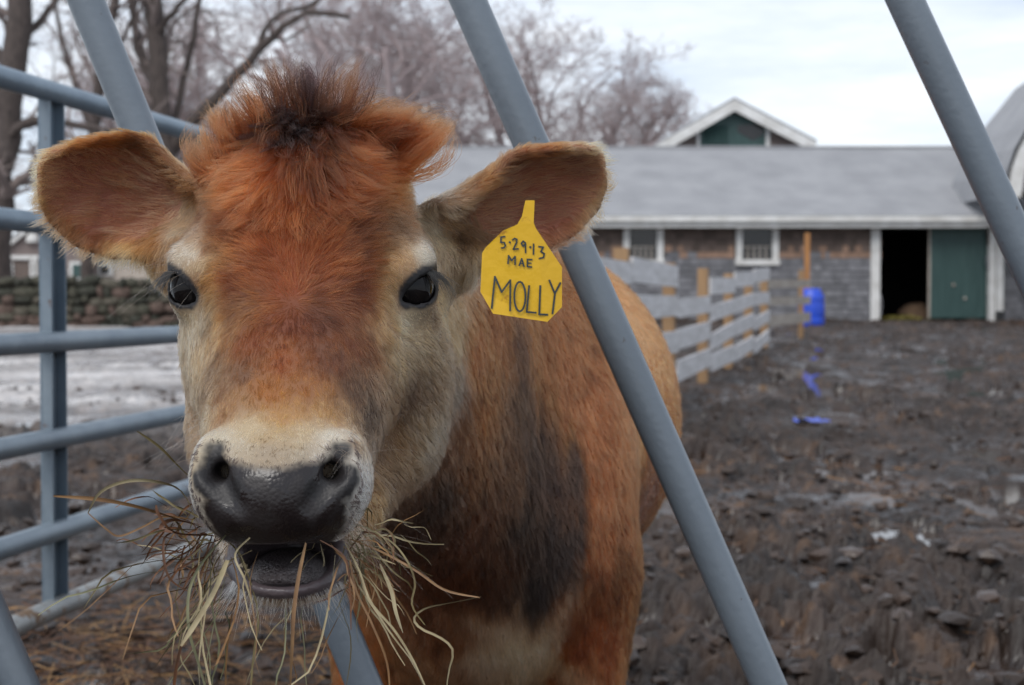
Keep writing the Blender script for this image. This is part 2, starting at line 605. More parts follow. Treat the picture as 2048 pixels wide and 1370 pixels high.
def build_barn():
    Y = 36.0
    zb = 0.30
    zt = Z36(440)
    xl, xr = X36(690), X36(2005)
    root = thing("barn", (X36(1400), Y, zb), "long grey shingled barn with white eave and open dark doorway behind the mud yard", "barn")
    d0, d1 = X36(1757), X36(1978)
    wins = [(X36(1246), X36(1326)), (X36(1471), X36(1556))]
    wz0, wz1 = Z36(528), Z36(458)
    # wall with openings
    segs = [(xl, wins[0][0]), (wins[0][1], wins[1][0]), (wins[1][1], d0), (d1, X36(2120))]
    w = MB()
    for a, b in segs:
        w.box((a, Y, zb), (b, Y + 0.18, zt))
    for a, b in wins:
        w.box((a, Y, zb), (b, Y + 0.18, wz0))
    w.box((xl, Y + 6.8, zb), (X36(2120), Y + 7, zt))
    w.box((xl, Y + 0.18, zb), (xl + 0.2, Y + 6.8, zt))
    w.build("wall", material("barn_boarding", srgb(84, 76, 72), 0.9, var=0.3), root)
    holes = [(a, b, wz0, zt) for a, b in wins] + [(d0, d1, zb, zt)]
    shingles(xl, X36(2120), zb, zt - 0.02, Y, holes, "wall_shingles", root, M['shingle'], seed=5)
    # eave: gutter, fascia and soffit
    MB().box((xl - 0.3, Y - 0.50, Z36(443, 35.5)), (X36(2100), Y - 0.40, Z36(432, 35.5))).build("gutter", M['white'], root)
    MB().box((xl - 0.3, Y - 0.40, Z36(455, 35.6)), (X36(2100), Y - 0.36, Z36(437, 35.6))).build("fascia", M['white'], root)
    MB().box((xl - 0.3, Y - 0.36, Z36(455, 35.6) + 0.01), (X36(2100), Y, Z36(455, 35.6) + 0.05)).build("soffit", M['white'], root)
    # roof
    zr = at(1024, 296, 40.5)[2]
    za = Z36(432, 35.5) + 0.01
    rf = MB()
    roof_courses(rf, xl - 0.35, X36(2200), Y - 0.46, za, 40.5, zr, 34)
    roof_courses(rf, xl - 0.35, X36(2200), 45.5, za, 40.5, zr, 10)
    rf.box((xl - 0.35, 40.40, zr - 0.01), (X36(2200), 40.60, zr + 0.045))
    rr = rf.build("roof", M['roof'], root)
    g = MB().prism([(xl, Y + 0.01, zt), (xl, 45.2, zt), (xl, 40.5, zr - 0.06)], (0.15, 0, 0)).build("gable", M['white'], root)
    # windows
    for a, b in wins:
        wr = MB()
        tw = 0.15
        wr.box((a, Y - 0.06, wz0 - 0.02), (a + tw, Y + 0.05, wz1 + 0.10))
        wr.box((b - tw, Y - 0.06, wz0 - 0.02), (b, Y + 0.05, wz1 + 0.10))
        wr.box((a + tw, Y - 0.058, wz1 + 0.0), (b - tw, Y + 0.05, wz1 + 0.10))
        wf = wr.build("window", M['white'], root)
        MB().box((a - 0.02, Y - 0.10, wz0 - 0.03), (b + 0.02, Y + 0.06, wz0 + 0.10)).build("sill", M['white'], wf)
        MB().box((a + tw, Y + 0.04, wz0 + 0.10), (b - tw, Y + 0.06, wz1)).build("pane", M['glass'], wf)
        zmid = wz0 + 0.42
        MB().box((a + tw, Y + 0.028, zmid - 0.02), (b - tw, Y + 0.039, zmid)).build("muntin", M['tan_board'], wf)
        for k in range(1, 5):
            xm = a + tw + (b - a - 2 * tw) * k / 5
            MB().box((xm - 0.016, Y + 0.026, wz0 + 0.10), (xm + 0.016, Y + 0.037, zmid - 0.02)).build("muntin", M['tan_board'], wf)
    # doorway: room behind, its lining painted near black as shadow
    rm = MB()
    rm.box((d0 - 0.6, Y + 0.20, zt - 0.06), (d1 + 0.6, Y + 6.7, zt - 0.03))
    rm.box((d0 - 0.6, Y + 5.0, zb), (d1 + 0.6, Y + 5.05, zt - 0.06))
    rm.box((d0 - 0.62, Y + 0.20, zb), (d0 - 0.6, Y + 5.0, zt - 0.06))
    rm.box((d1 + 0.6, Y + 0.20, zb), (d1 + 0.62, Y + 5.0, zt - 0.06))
    rm.build("shadow_lining", M['dark'], root)
    for a, b in ((1740, 1758), (1976, 1988)):
        MB().box((X36(a), Y - 0.07, zb), (X36(b), Y + 0.10, Z36(455, 35.6))).build("door_post", M['white'], root)
    ds = MB().box((X36(1989.5), Y - 0.13, Z36(622)), (X36(2003), Y - 0.02, Z36(455, 35.6)))
    dso = ds.build("downspout", M['white'], root)
    MB().box((X36(1989), Y - 0.15, Z36(645)), (X36(2004), Y - 0.01, Z36(622))).build("boot", M['black'], dso)
    # sliding door: upright planks
    sd = MB().box((X36(1862), Y + 0.12, Z36(636)), (X36(1976), Y + 0.135, zt - 0.08)).build("sliding_door", M['green'], root)
    n = 11
    a0, a1 = X36(1862), X36(1976)
    for k in range(n):
        xa = a0 + (a1 - a0) * k / n
        xb = a0 + (a1 - a0) * (k + 1) / n - 0.009
        MB().box((xa, Y + 0.092 + 0.004 * (k % 3), Z36(636)), (xb, Y + 0.12, zt - 0.08)).build("plank", M['green'], sd)
    MB().box((a0 - 0.045, Y + 0.085, Z36(636)), (a0 - 0.002, Y + 0.14, zt - 0.08)).build("edge_strip", M['tan_board'], sd)
    for px, py in ((1907, 570), (1930, 597)):
        p = at(px, py, Y + 0.08)
        MB().lathe((p[0], p[1], p[2] - 0.035), [(0.02, 0), (0.035, 0.02), (0.035, 0.05), (0.02, 0.07)], 10).build("knob", M['tan_board'], sd, True)


build_barn()


def straw_pile(name, centre, size, count, length, width, seed, colors, parent=None, up=0.25):
    """loose straws in a low heap, all one mesh"""
    rng = np.random.default_rng(seed)
    c = np.array(centre)
    u = rng.normal(size=(count, 2)) * 0.42
    keep = (u ** 2).sum(1) < 1
    u = u[keep]
    count = len(u)
    r2 = (u ** 2).sum(1)
    x = c[0] + u[:, 0] * size[0]
    y = c[1] + u[:, 1] * size[1]
    z = c[2] + size[2] * (1 - r2) * rng.random(count)
    a = rng.random(count) * 2 * math.pi
    el = (rng.random(count) - 0.35) * up
    L = length * (0.4 + rng.random(count))
    d = np.stack([np.cos(a) * np.cos(el), np.sin(a) * np.cos(el), np.sin(el)], 1)
    s = np.stack([-np.sin(a), np.cos(a), rng.normal(size=count) * 0.6], 1)
    s /= np.linalg.norm(s, axis=1)[:, None]
    w = width * (0.5 + rng.random(count))
    p0 = np.stack([x, y, z], 1)
    bend = np.stack([rng.normal(size=count), rng.normal(size=count), rng.normal(size=count) * 0.4], 1) * (0.12 * L)[:, None]
    pts = [p0 - d * (L / 2)[:, None], p0 + bend, p0 + d * (L / 2)[:, None]]
    V = np.empty((count, 6, 3))
    for k in range(3):
        V[:, 2 * k] = pts[k] - s * (w / 2)[:, None]
        V[:, 2 * k + 1] = pts[k] + s * (w / 2)[:, None]
    i = (np.arange(count) * 6)[:, None]
    Fq = np.concatenate([i + np.array([[0, 1, 3, 2]]), i + np.array([[2, 3, 5, 4]])], 0)
    cc = np.array([srgb(*k) for k in colors])
    tint = cc[rng.integers(0, len(cc), count)] * (0.7 + 0.5 * rng.random(count))[:, None]
    me = np_mesh(name, V.reshape(-1, 3), Fq, M['straw'], smooth=False)
    set_attr(me, "tint", np.repeat(tint, 6, 0))
    return link(name, me, parent)


M['straw'] = attr_material("dry_straw", rough=0.65, spec=0.3)
p = at(1808, 628, 35.9)
o = straw_pile("straw_bedding", (p[0], 36.5, 0.42), (0.95, 0.7, 0.16), 1500, 0.30, 0.016, 3, [(120, 118, 60), (140, 130, 75), (110, 98, 52)])
tag(o, "olive straw bedding spilling out of the dark barn doorway", "straw", kind="stuff")


def lump(mb, c, r, seed, n=14):
    """a lumpy mound"""
    vs, fs = [], []
    rows = 8
    for i in range(rows + 1):
        th = math.pi / 2 * i / rows
        for j in range(n):
            a = 2 * math.pi * j / n
            d = np.array([math.cos(a) * math.cos(th), math.sin(a) * math.cos(th), math.sin(th)])
            k = 0.75 + 0.5 * float(fbm(np.array([d * 2.2 + seed]), 3, seed)[0])
            vs.append((c[0] + d[0] * r[0] * k, c[1] + d[1] * r[1] * k, c[2] + d[2] * r[2] * k))
    for i in range(rows):
        for j in range(n):
            j2 = (j + 1) % n
            fs.append((i * n + j, i * n + j2, (i + 1) * n + j2, (i + 1) * n + j))
    fs.append(tuple(rows * n + j for j in range(n)))
    mb.add(vs, fs)


p = at(1828, 626, 37.4)
mb = MB()
lump(mb, (p[0], 37.4, 0.45), (0.46, 0.4, 0.44), 4)
o = mb.build("bedding_mound", material("bedding", (0.16, 0.10, 0.06), 0.9, second=(0.07, 0.045, 0.03), scale=6, bump=0.6), smooth=True)
tag(o, "brown mound of bedding just inside the dark barn doorway", "mound")

# ------------------------------------------------------------------ gabled barn roof standing behind the long barn
def build_back_barn():
    Y = 48.0
    P = lambda px, py, dy=0.0: at(px, py, Y + dy)
    apex, lf, rf = P(1465, 203), P(1306, 295), P(1628, 288)
    root = thing("gabled_barn", (apex[0], Y, 0.45), "gabled barn end with green louvred gable and white rakes rising behind the long roof", "barn")
    zl = lf[2]
    body = MB()
    body.prism([(lf[0] + 0.5, Y, 0.45), (rf[0] - 0.5, Y, 0.45), (rf[0] - 0.5, Y, zl + 0.2), (apex[0], Y, apex[2] - 0.15), (lf[0] + 0.5, Y, zl + 0.2)], (0, 0.2, 0))
    body.build("wall", material("gable_boards", srgb(120, 108, 104), 0.85, second=srgb(98, 88, 84), scale=2, stretch=(0.4, 1, 14)), root)
    def rake(a, b):
        m = MB()
        n = np.array([-(b[2] - a[2]), 0, b[0] - a[0]])
        n = n / np.linalg.norm(n) * 0.30
        if n[2] > 0:
            n = -n
        m.prism([a, b, b + n, a + n], (0, -0.10, 0))
        return m
    rake(lf + (0, -0.35, 0), apex + (0, -0.35, 0)).build("rake_board", M['white'], root)
    rake(apex + (0.001, -0.352, 0), rf + (0, -0.352, 0)).build("rake_board", M['white'], root)
    for a, b in ((lf, apex), (apex, rf)):
        m = MB()
        n = np.array([0, 0, 0.07])
        a2, b2 = a + (0, -0.45, 0.01), b + (0, -0.45, 0.01)
        m.prism([a2, b2, b2 + n, a2 + n], (0, 9, 0))
        m.build("roof", M['roof'], root)
    # green centre panel with louvres and an open hatch
    g0, g1 = P(1400, 300), P(1532, 300)
    zt0, zt1 = P(1400, 252)[2], P(1532, 250)[2]
    pan = MB().prism([(g0[0], Y - 0.06, zl - 0.6), (g1[0], Y - 0.06, zl - 0.6), (g1[0], Y - 0.06, zt1), (apex[0], Y - 0.06, apex[2] - 0.36), (g0[0], Y - 0.06, zt0)], (0, 0.05, 0))
    po = pan.build("gable_panel", M['green'], root)
    za, zb = P(1400, 288)[2], P(1400, 250)[2]
    for k in range(9):
        z = za + (zb - za) * k / 9
        MB().add([(P(1408, 0)[0], Y - 0.07, z + 0.05), (P(1456, 0)[0], Y - 0.07, z + 0.05), (P(1456, 0)[0], Y - 0.115, z), (P(1408, 0)[0], Y - 0.115, z)],
                 [(0, 1, 2, 3)]).add([(P(1408, 0)[0], Y - 0.115, z - 0.012), (P(1456, 0)[0], Y - 0.115, z - 0.012), (P(1456, 0)[0], Y - 0.115, z), (P(1408, 0)[0], Y - 0.115, z)], [(0, 1, 2, 3)]).build("louvre", M['green'], po)
    h = [P(1474, 251), P(1526, 248), P(1526, 270), P(1505, 282), P(1474, 264)]
    MB().prism([(q[0], Y - 0.075, q[2]) for q in h], (0, 0.01, 0)).build("hatch", M['glass'], po)
    for xa, xb in ((1394, 1400), (1532, 1540)):
        MB().box((P(xa, 0)[0], Y - 0.09, zl - 0.6), (P(xb, 0)[0], Y - 0.005, P(0, 252)[2])).build("trim_board", M['white'], root)


build_back_barn()


# ------------------------------------------------------------------ wing with a white rake at the right edge of the yard
def build_wing():
    Y = 33.5
    P = lambda px, py: at(px, py, Y)
    root = thing("barn_wing", (P(2200, 600)[0], Y, 0.3), "shingled barn wing with curved white rake board at the end of the long barn", "barn")
    xa = P(2022, 0)[0]
    xb = P(2700, 0)[0]
    pts = [P(2012, 392), P(2020, 340), P(2034, 300), (P(2060, 255)), P(2160, 130), P(2330, 10)]
    wall = MB().prism([(xa, Y, P(0, 384)[2]), (xb, Y, P(0, 384)[2]), (xb, Y, P(0, 10)[2]), (P(2330, 0)[0], Y, P(0, 10)[2]), (P(2160, 0)[0], Y, P(0, 140)[2]), (P(2062, 0)[0], Y, P(0, 270)[2]), (P(2036, 0)[0], Y, P(0, 318)[2])], (0, 2.0, 0))
    wall.build("wall", material("wing_shingle", srgb(108, 104, 104), 0.9, second=srgb(84, 80, 80), scale=5, stretch=(1, 1, 3), bump=0.5, bump_scale=12), root)
    MB().box((P(2300, 0)[0], Y, 0.3), (xb, Y + 2.0, P(0, 384)[2] - 0.003)).build("lower_wall", M['tan_board'], root)
    rk = MB()
    v, f = [], []
    n = len(pts)
    for k, q in enumerate(pts):
        t = np.array(pts[min(k + 1, n - 1)]) - np.array(pts[max(k - 1, 0)])
        nn = np.array([t[2], 0, -t[0]])
        nn = nn / np.linalg.norm(nn) * 0.30
        for yy in (-0.10, -0.02):
            v += [np.array(q) + (0, yy, 0), np.array(q) + nn + (0, yy, 0)]
    for k in range(n - 1):
        a, b = 4 * k, 4 * k + 4
        f += [(a, a + 1, b + 1, b), (a + 2, b + 2, b + 3, a + 3), (a, b, b + 2, a + 2), (a + 1, a + 3, b + 3, b + 1)]
    rk.add(v, f).build("rake_board", M['white'], root)
    rf = MB()
    v, f = [], []
    for k, q in enumerate(pts):
        for yy in (-0.2, 4.0):
            v += [np.array(q) + (-0.10, yy, 0.03)]
    for k in range(n - 1):
        f.append((2 * k, 2 * k + 1, 2 * k + 3, 2 * k + 2))
    rf.add(v, f).build("roof", M['roof'], root)


build_wing()


# ------------------------------------------------------------------ farm house on the left, far behind the stone wall
def build_house():
    Y = 80.0
    P = lambda px, py: at(px, py, Y)
    apex, lf, rf = P(86, 432), P(-10, 508), P(190, 511)
    root = thing("farm_house", (apex[0], Y, 0.3), "grey gabled house with white rakes and green windows beyond the stone wall", "house")
    MB().prism([(lf[0] + 0.2, Y, 0.2), (rf[0] - 0.2, Y, 0.2), (rf[0] - 0.2, Y, rf[2]), (apex[0], Y, apex[2] - 0.1), (lf[0] + 0.2, Y, lf[2])], (0, 8, 0)).build(
        "wall", material("house_shingle", srgb(124, 112, 108), 0.85, second=srgb(104, 94, 92), scale=2, stretch=(0.5, 1, 10)), root)
    for a, b in ((lf, apex), (apex + (0.001, -0.01, 0), rf + (0, -0.01, 0))):
        n = np.array([0, 0, -0.26])
        MB().prism([a + (0, -0.3, 0), b + (0, -0.3, 0), b + n + (0, -0.3, 0), a + n + (0, -0.3, 0)], (0, 0.2, 0)).build("rake_board", M['white'], root)
        MB().prism([a + (0, -0.35, 0.01), b + (0, -0.35, 0.01), b + (0, -0.35, 0.12), a + (0, -0.35, 0.12)], (0, 8.6, 0)).build("roof", M['roof'], root)
    def win(x0, x1, y0, y1, inner, Yw=Y, par=root):
        a, b = at(x0, y1, Yw), at(x1, y0, Yw)
        f = MB().box((a[0], Yw - 0.16, a[2]), (b[0], Yw - 0.03, b[2])).build("window", M['white'], par)
        t = 0.16
        MB().box((a[0] + t, Yw - 0.19, a[2] + t * 0.8), (b[0] - t, Yw - 0.163, b[2] - t)).build("pane", inner, f)
    win(-2, 28, 526, 562, M['green'])
    win(141, 173, 523, 560, M['green'])
    win(62, 76, 520, 556, M['glass'])
    win(120, 134, 537, 562, M['white'])
    a = P(66, 477)
    MB().lathe((a[0], Y - 0.06, a[2] - 0.1), [(0.34, -0.1), (0.34, 0.12), (0.25, 0.3), (0.1, 0.38)], 12).build("arched_window", M['white'], root)
    a, b = P(24, 519), P(78, 511)
    MB().box((a[0], Y - 0.2, a[2]), (b[0], Y - 0.02, b[2])).build("header_board", M['white'], root)
    a, b = P(30, 562), P(58, 520)
    MB().box((a[0], Y - 0.05, a[2]), (b[0], Y - 0.012, b[2])).build("barn_door", material("brown_door", srgb(96, 84, 78), 0.8, var=0.15), root)
    a, b = P(178, 556), P(187, 509)
    MB().box((a[0], Y - 0.09, 0.2), (b[0], Y - 0.015, b[2])).build("corner_board", M['white'], root)
    # low beige wing
    Y2 = 81.5
    a, b = at(188, 556, Y2), at(470, 498, Y2)
    wg = MB().box((a[0], Y2, 0.2), (b[0], Y2 + 6, b[2])).build("side_wing", material("beige_siding", srgb(166, 156, 146), 0.8, var=0.08, scale=2, stretch=(0.3, 1, 8)), root)
    roof = MB().prism([(a[0], Y2 - 0.4, b[2]), (a[0], Y2 + 6.4, b[2]), (a[0], Y2 + 3, b[2] + 1.4)], (b[0] - a[0], 0, 0)).build("roof", M['roof'], root)
    win(197, 226, 526, 552, M['glass'], Y2 - 0.05)
    win(297, 334, 516, 546, M['glass'], Y2 - 0.05)


build_house()


# ------------------------------------------------------------------ stone wall
def build_stone_wall():
    Y = 40.0
    xa, xb = -15.0, -7.2
    base = 0.20
    top = at(0, 556, Y)[2]
    root = thing("stone_wall", ((xa + xb) / 2, Y, base), "rough mossy field stone wall running across the far side of the lot", "wall")
    core = MB().box((xa, Y + 0.12, base - 0.1), (xb + 3.2, Y + 0.55, top - 0.08))
    core.build("wall_core", material("wall_core", srgb(52, 48, 42), 0.95, var=0.3), root)
    mats = [material("field_stone", srgb(*c), 0.9, second=srgb(*d), scale=5, bump=0.7, bump_scale=20) for c, d in
            (((82, 78, 68), (50, 52, 40)), ((98, 90, 82), (60, 60, 46)), ((108, 88, 80), (70, 60, 52)), ((66, 64, 58), (42, 46, 34)))]
    rng = np.random.default_rng(12)
    protos = []
    for k in range(8):
        v, f = [], []
        n = 8
        for i, (rr, zz) in enumerate(((0.30, -0.5), (0.47, -0.32), (0.5, 0.05), (0.45, 0.34), (0.25, 0.5))):
            for j in range(n):
                a = 2 * math.pi * j / n + 0.3
                q = np.array([math.copysign(abs(math.cos(a)) ** 0.6, math.cos(a)) * rr, math.copysign(abs(math.sin(a)) ** 0.6, math.sin(a)) * rr, zz])
                v.append(q * (0.86 + 0.28 * rng.random()))
        for i in range(4):
            for j in range(n):
                j2 = (j + 1) % n
                f.append((i * n + j, i * n + j2, (i + 1) * n + j2, (i + 1) * n + j))
        f += [tuple(range(n - 1, -1, -1)), tuple(4 * n + j for j in range(n))]
        protos.append(MB().add(v, f).mesh("stone", mats[k % 4], True))
    z = base
    while z < top - 0.05:
        h = 0.16 + 0.16 * rng.random()
        if z + h > top - 0.12:
            h = top - z
        x = xa - rng.random() * 0.3
        while x < xb:
            w = 0.16 + 0.50 * rng.random() ** 1.6
            o = link("stone", protos[rng.integers(0, 8)], root)
            o.location = (x + w / 2, Y + 0.10 + 0.06 * rng.random(), z + h / 2 + (rng.random() - 0.5) * 0.10)
            o.scale = (w * 1.12, 0.42, h * (0.9 + 0.5 * rng.random()))
            o.rotation_euler = (0, (rng.random() - 0.5) * 0.55, 0)
            x += w
        z += h


build_stone_wall()
# ================================================================== bare trees
def tubes_mesh(name, polys, mat):
    """polys: list of (points (m,3), radii (m,), sides)"""
    Vs, Fs, off = [], [], 0
    groups = {}
    for pts, rad, n in polys:
        groups.setdefault((len(pts), n), []).append((pts, rad))
    for (m, n), lst in groups.items():
        P = np.array([a for a, _ in lst])
        R = np.array([b for _, b in lst])
        T = np.gradient(P, axis=1)
        T /= np.linalg.norm(T, axis=2, keepdims=True) + 1e-9
        ref = np.where(np.abs(T[:, :1, 2:3]) < 0.85, np.array([0, 0, 1.0]), np.array([1.0, 0, 0]))
        S = np.cross(T, np.broadcast_to(ref, T.shape))
        S /= np.linalg.norm(S, axis=2, keepdims=True) + 1e-9
        U = np.cross(T, S)
        a = np.arange(n) * 2 * math.pi / n
        V = P[:, :, None, :] + R[:, :, None, None] * (np.cos(a)[None, None, :, None] * S[:, :, None, :] + np.sin(a)[None, None, :, None] * U[:, :, None, :])
        N = len(lst)
        i = (np.arange(N)[:, None, None] * m + np.arange(m - 1)[None, :, None]) * n + np.arange(n)[None, None, :]
        j = (np.arange(N)[:, None, None] * m + np.arange(m - 1)[None, :, None]) * n + ((np.arange(n) + 1) % n)[None, None, :]
        Q = np.stack([i, j, j + n, i + n], -1).reshape(-1, 4) + off
        Vs.append(V.reshape(-1, 3))
        Fs.append(Q)
        off += N * m * n
    return np_mesh(name, np.concatenate(Vs), np.concatenate(Fs), mat)


def grow(out, p, d, L, r, level, maxlevel, rng, kids, droop, rmin):
    m = (9, 8, 6, 5, 4, 3)[min(level, 5)]
    sides = (10, 8, 6, 4, 3, 3)[min(level, 5)]
    pts = [np.array(p)]
    d = d / np.linalg.norm(d)
    wander = (0.10, 0.22, 0.28, 0.30, 0.30, 0.25)[min(level, 5)]
    for k in range(m - 1):
        d = d + rng.normal(size=3) * wander + np.array([0, 0, 0.05 - droop * (level >= 2) * k / m])
        d = d / np.linalg.norm(d)
        pts.append(pts[-1] + d * L / (m - 1))
    pts = np.array(pts)
    rad = np.maximum(np.linspace(r, r * (0.45 if level == 0 else 0.3), m), rmin)
    out[level].append((pts, rad, sides))
    if level >= maxlevel:
        return
    nk = kids[level]
    for k in range(nk):
        t = (0.30 if level == 0 else 0.18) + (0.70 if level == 0 else 0.82) * (k + rng.random()) / nk
        i = min(int(t * (m - 1)), m - 2)
        f = t * (m - 1) - i
        q = pts[i] * (1 - f) + pts[i + 1] * f
        rr = rad[i] * (1 - f) + rad[i + 1] * f
        ax = pts[i + 1] - pts[i]
        ax /= np.linalg.norm(ax)
        s = rng.normal(size=3)
        s -= ax * np.dot(s, ax)
        s /= np.linalg.norm(s)
        ang = math.radians(30 + 35 * rng.random())
        dd = ax * math.cos(ang) + s * math.sin(ang)
        grow(out, q, dd, L * (0.42 + 0.30 * rng.random()) * (1 - 0.35 * t), rr * (0.5 + 0.2 * rng.random()), level + 1, maxlevel, rng, kids, droop, rmin)


M['bark'] = material("bark", srgb(82, 72, 68), 0.9, second=srgb(56, 49, 46), scale=5, stretch=(3, 3, 0.7), bump=0.6, bump_scale=18)
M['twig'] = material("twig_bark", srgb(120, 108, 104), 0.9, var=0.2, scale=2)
M['hazed_twig'] = material("hazed_twig_bark", srgb(158, 144, 144), 0.9, var=0.15, scale=1)  # paler than true bark: distance haze painted into the colour


def near_tree(name, label, base, limbs, seed, kids=(0, 7, 7, 6), twig_len=0.55, Y=None):
    """limbs: list of (list of 3-D points, r0, r1) that follow the big wood seen in the photograph"""
    rng = np.random.default_rng(seed)
    root = thing(name, tuple(base), label, "tree", "bare trees behind the farm")
    out = {k: [] for k in range(7)}
    big = []
    for pts, r0, r1 in limbs:
        pts = np.array(pts)
        # smooth the limb
        tt = np.linspace(0, len(pts) - 1, 14)
        i = np.minimum(tt.astype(int), len(pts) - 2)
        f = (tt - i)[:, None]
        p0, p1, p2, p3 = pts[np.maximum(i - 1, 0)], pts[i], pts[i + 1], pts[np.minimum(i + 2, len(pts) - 1)]
        q = 0.5 * (2 * p1 + (p2 - p0) * f + (2 * p0 - 5 * p1 + 4 * p2 - p3) * f ** 2 + (3 * p1 - p0 - 3 * p2 + p3) * f ** 3)
        q = q + rng.normal(size=q.shape) * r0 * 0.12
        rad = np.linspace(r0, r1, 14)
        big.append((q, rad, 12))
        ln = np.linalg.norm(np.diff(q, axis=0), axis=1).sum()
        n = max(3, int(ln * 1.05))
        for k in range(n):
            t = 0.22 + 0.78 * (k + rng.random()) / n
            a = min(int(t * 13), 12)
            ax = q[a + 1] - q[a]
            ax /= np.linalg.norm(ax) + 1e-9
            s = rng.normal(size=3)
            s -= ax * np.dot(s, ax)
            s /= np.linalg.norm(s)
            ang = math.radians(35 + 35 * rng.random())
            grow(out, q[a], ax * math.cos(ang) + s * math.sin(ang) + np.array([0, 0, 0.15]), 1.6 + 1.8 * rng.random(), rad[a] * (0.28 + 0.2 * rng.random()),
                 2, 5, rng, (0, 0, 4, 4, 3), 0.16, 0.0045)
    link("trunk", tubes_mesh("trunk", big, M['bark']), root)
    crown = sum((out[k] for k in range(1, 7)), [])
    link("crown", tubes_mesh("crown", crown, M['twig']), root)
    return root


def PT(Y, *pp):
    return [at(px, py, Y + dy) for px, py, dy in pp]


near_tree("bare_tree", "stout old bare tree with a low level limb beside the stone wall", at(-10, 640, 43), [
    (PT(43, (-12, 660, 0), (-6, 480, 0), (4, 330, 0), (22, 180, 0), (34, 60, 0), (40, -80, 0), (46, -300, 0)), 0.46, 0.30),
    (PT(43, (6, 285, 0), (60, 242, -0.4), (130, 246, -0.8), (200, 258, -1.0), (262, 268, -1.2)), 0.15, 0.06),
    (PT(43, (36, 90, 0), (90, 30, 0.5), (140, -40, 1.0), (210, -160, 1.5)), 0.13, 0.05),
    (PT(43, (24, 150, 0), (-30, 60, 0.6), (-80, -50, 1)), 0.16, 0.07),
], 21)
near_tree("bare_tree", "tall dark bare tree with a long arching limb behind the gate", at(330, 640, 46), [
    (PT(46, (352, 660, 0), (344, 480, 0), (330, 330, 0), (318, 200, 0), (312, 80, 0), (300, -40, 0), (290, -300, 0)), 0.40, 0.24),
    (PT(46, (345, 300, 0), (390, 238, -0.5), (450, 175, -0.9), (510, 112, -1.2), (560, 62, -1.4), (610, 28, -1.5), (700, 30, -1.6)), 0.20, 0.07),
    (PT(46, (520, 104, -1.2), (528, 62, -1.3), (560, 28, -1.4), (620, 10, -1.5), (660, -20, -1.5)), 0.09, 0.05),
    (PT(46, (316, 180, 0), (280, 110, 0.5), (272, 60, 0.9), (262, 0, 1.1), (270, -120, 1.4)), 0.17, 0.08),
    (PT(46, (330, 330, 0), (362, 190, 0.7), (384, 90, 1.2), (400, 0, 1.5), (430, -120, 2)), 0.13, 0.06),
    (PT(46, (312, 70, 0), (360, 10, -0.6), (430, -60, -0.9)), 0.12, 0.05),
], 33)
near_tree("bare_tree", "dark leaning bare tree half hidden by the slanted feeder bar", at(180, 640, 52), [
    (PT(52, (170, 660, 0), (176, 480, 0), (186, 300, 0), (200, 150, 0), (218, 50, 0), (232, 0, 0), (250, -160, 0)), 0.24, 0.15),
    (PT(52, (188, 270, 0), (150, 170, 0.8), (120, 60, 1.4), (100, -40, 1.8)), 0.12, 0.05),
    (PT(52, (200, 150, 0), (250, 70, -0.6), (280, -20, -1)), 0.10, 0.05),
], 44)


def far_proto(seed, H):
    rng = np.random.default_rng(seed)
    out = {k: [] for k in range(7)}
    grow(out, (0, 0, 0), np.array([0.03, 0, 1.0]), H, 0.020 * H, 0, 5, rng, (11, 6, 5, 4, 3), 0.06, 0.0065)
    tr = tubes_mesh("trunk", out[0] + out[1], M['hazed_twig'])
    cr = tubes_mesh("crown", out[2] + out[3] + out[4] + out[5], M['hazed_twig'])
    return tr, cr


FP = [far_proto(s, 10.0) for s in (101, 102, 103)]
far_rng = np.random.default_rng(5)
far_spots = [  # px of the trunk, py of the crown's top, depth, prototype, label
    (430, 90, 96, 0), (530, 60, 100, 1), (640, 70, 92, 2), (720, 30, 84, 0), (770, 10, 94, 1), (835, 30, 78, 2),
    (905, 10, 90, 0), (985, 20, 82, 1), (1050, 60, 96, 2), (1110, 120, 88, 0), (1165, 150, 100, 1), (1225, 185, 94, 2), (1280, 215, 98, 0),
    (120, 120, 96, 1), (250, 150, 100, 2)]
for px, py, Y, k in far_spots:
    b = at(px, 600, Y)
    top = at(px, py, Y)[2]
    s = (top - 0.4) / 11.3
    if px > 400:
        lab = ("grey bare tree in the far row behind the calf's forelock" if px < 800 else
               "grey bare tree in the far row behind the upper end of a slanted feeder bar" if px < 1060 else
               "low grey bare tree in the far row beside the gabled barn")
    else:
        lab = "grey bare tree in the far row behind the gabled house"
    root = thing("bare_tree", (b[0], Y, 0.40), lab, "tree", "far bare trees behind the barn" if px > 1060 else "far bare trees behind the feeder bar" if px > 800 else "far bare trees behind the calf" if px > 400 else "far bare trees behind the house")
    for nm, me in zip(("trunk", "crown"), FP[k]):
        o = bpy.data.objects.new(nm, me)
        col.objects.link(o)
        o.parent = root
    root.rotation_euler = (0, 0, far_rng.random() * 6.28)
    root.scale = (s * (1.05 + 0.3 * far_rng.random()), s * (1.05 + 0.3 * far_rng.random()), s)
# ================================================================== board fence
def fence_line(y):
    return -2.18 + 0.26 * y


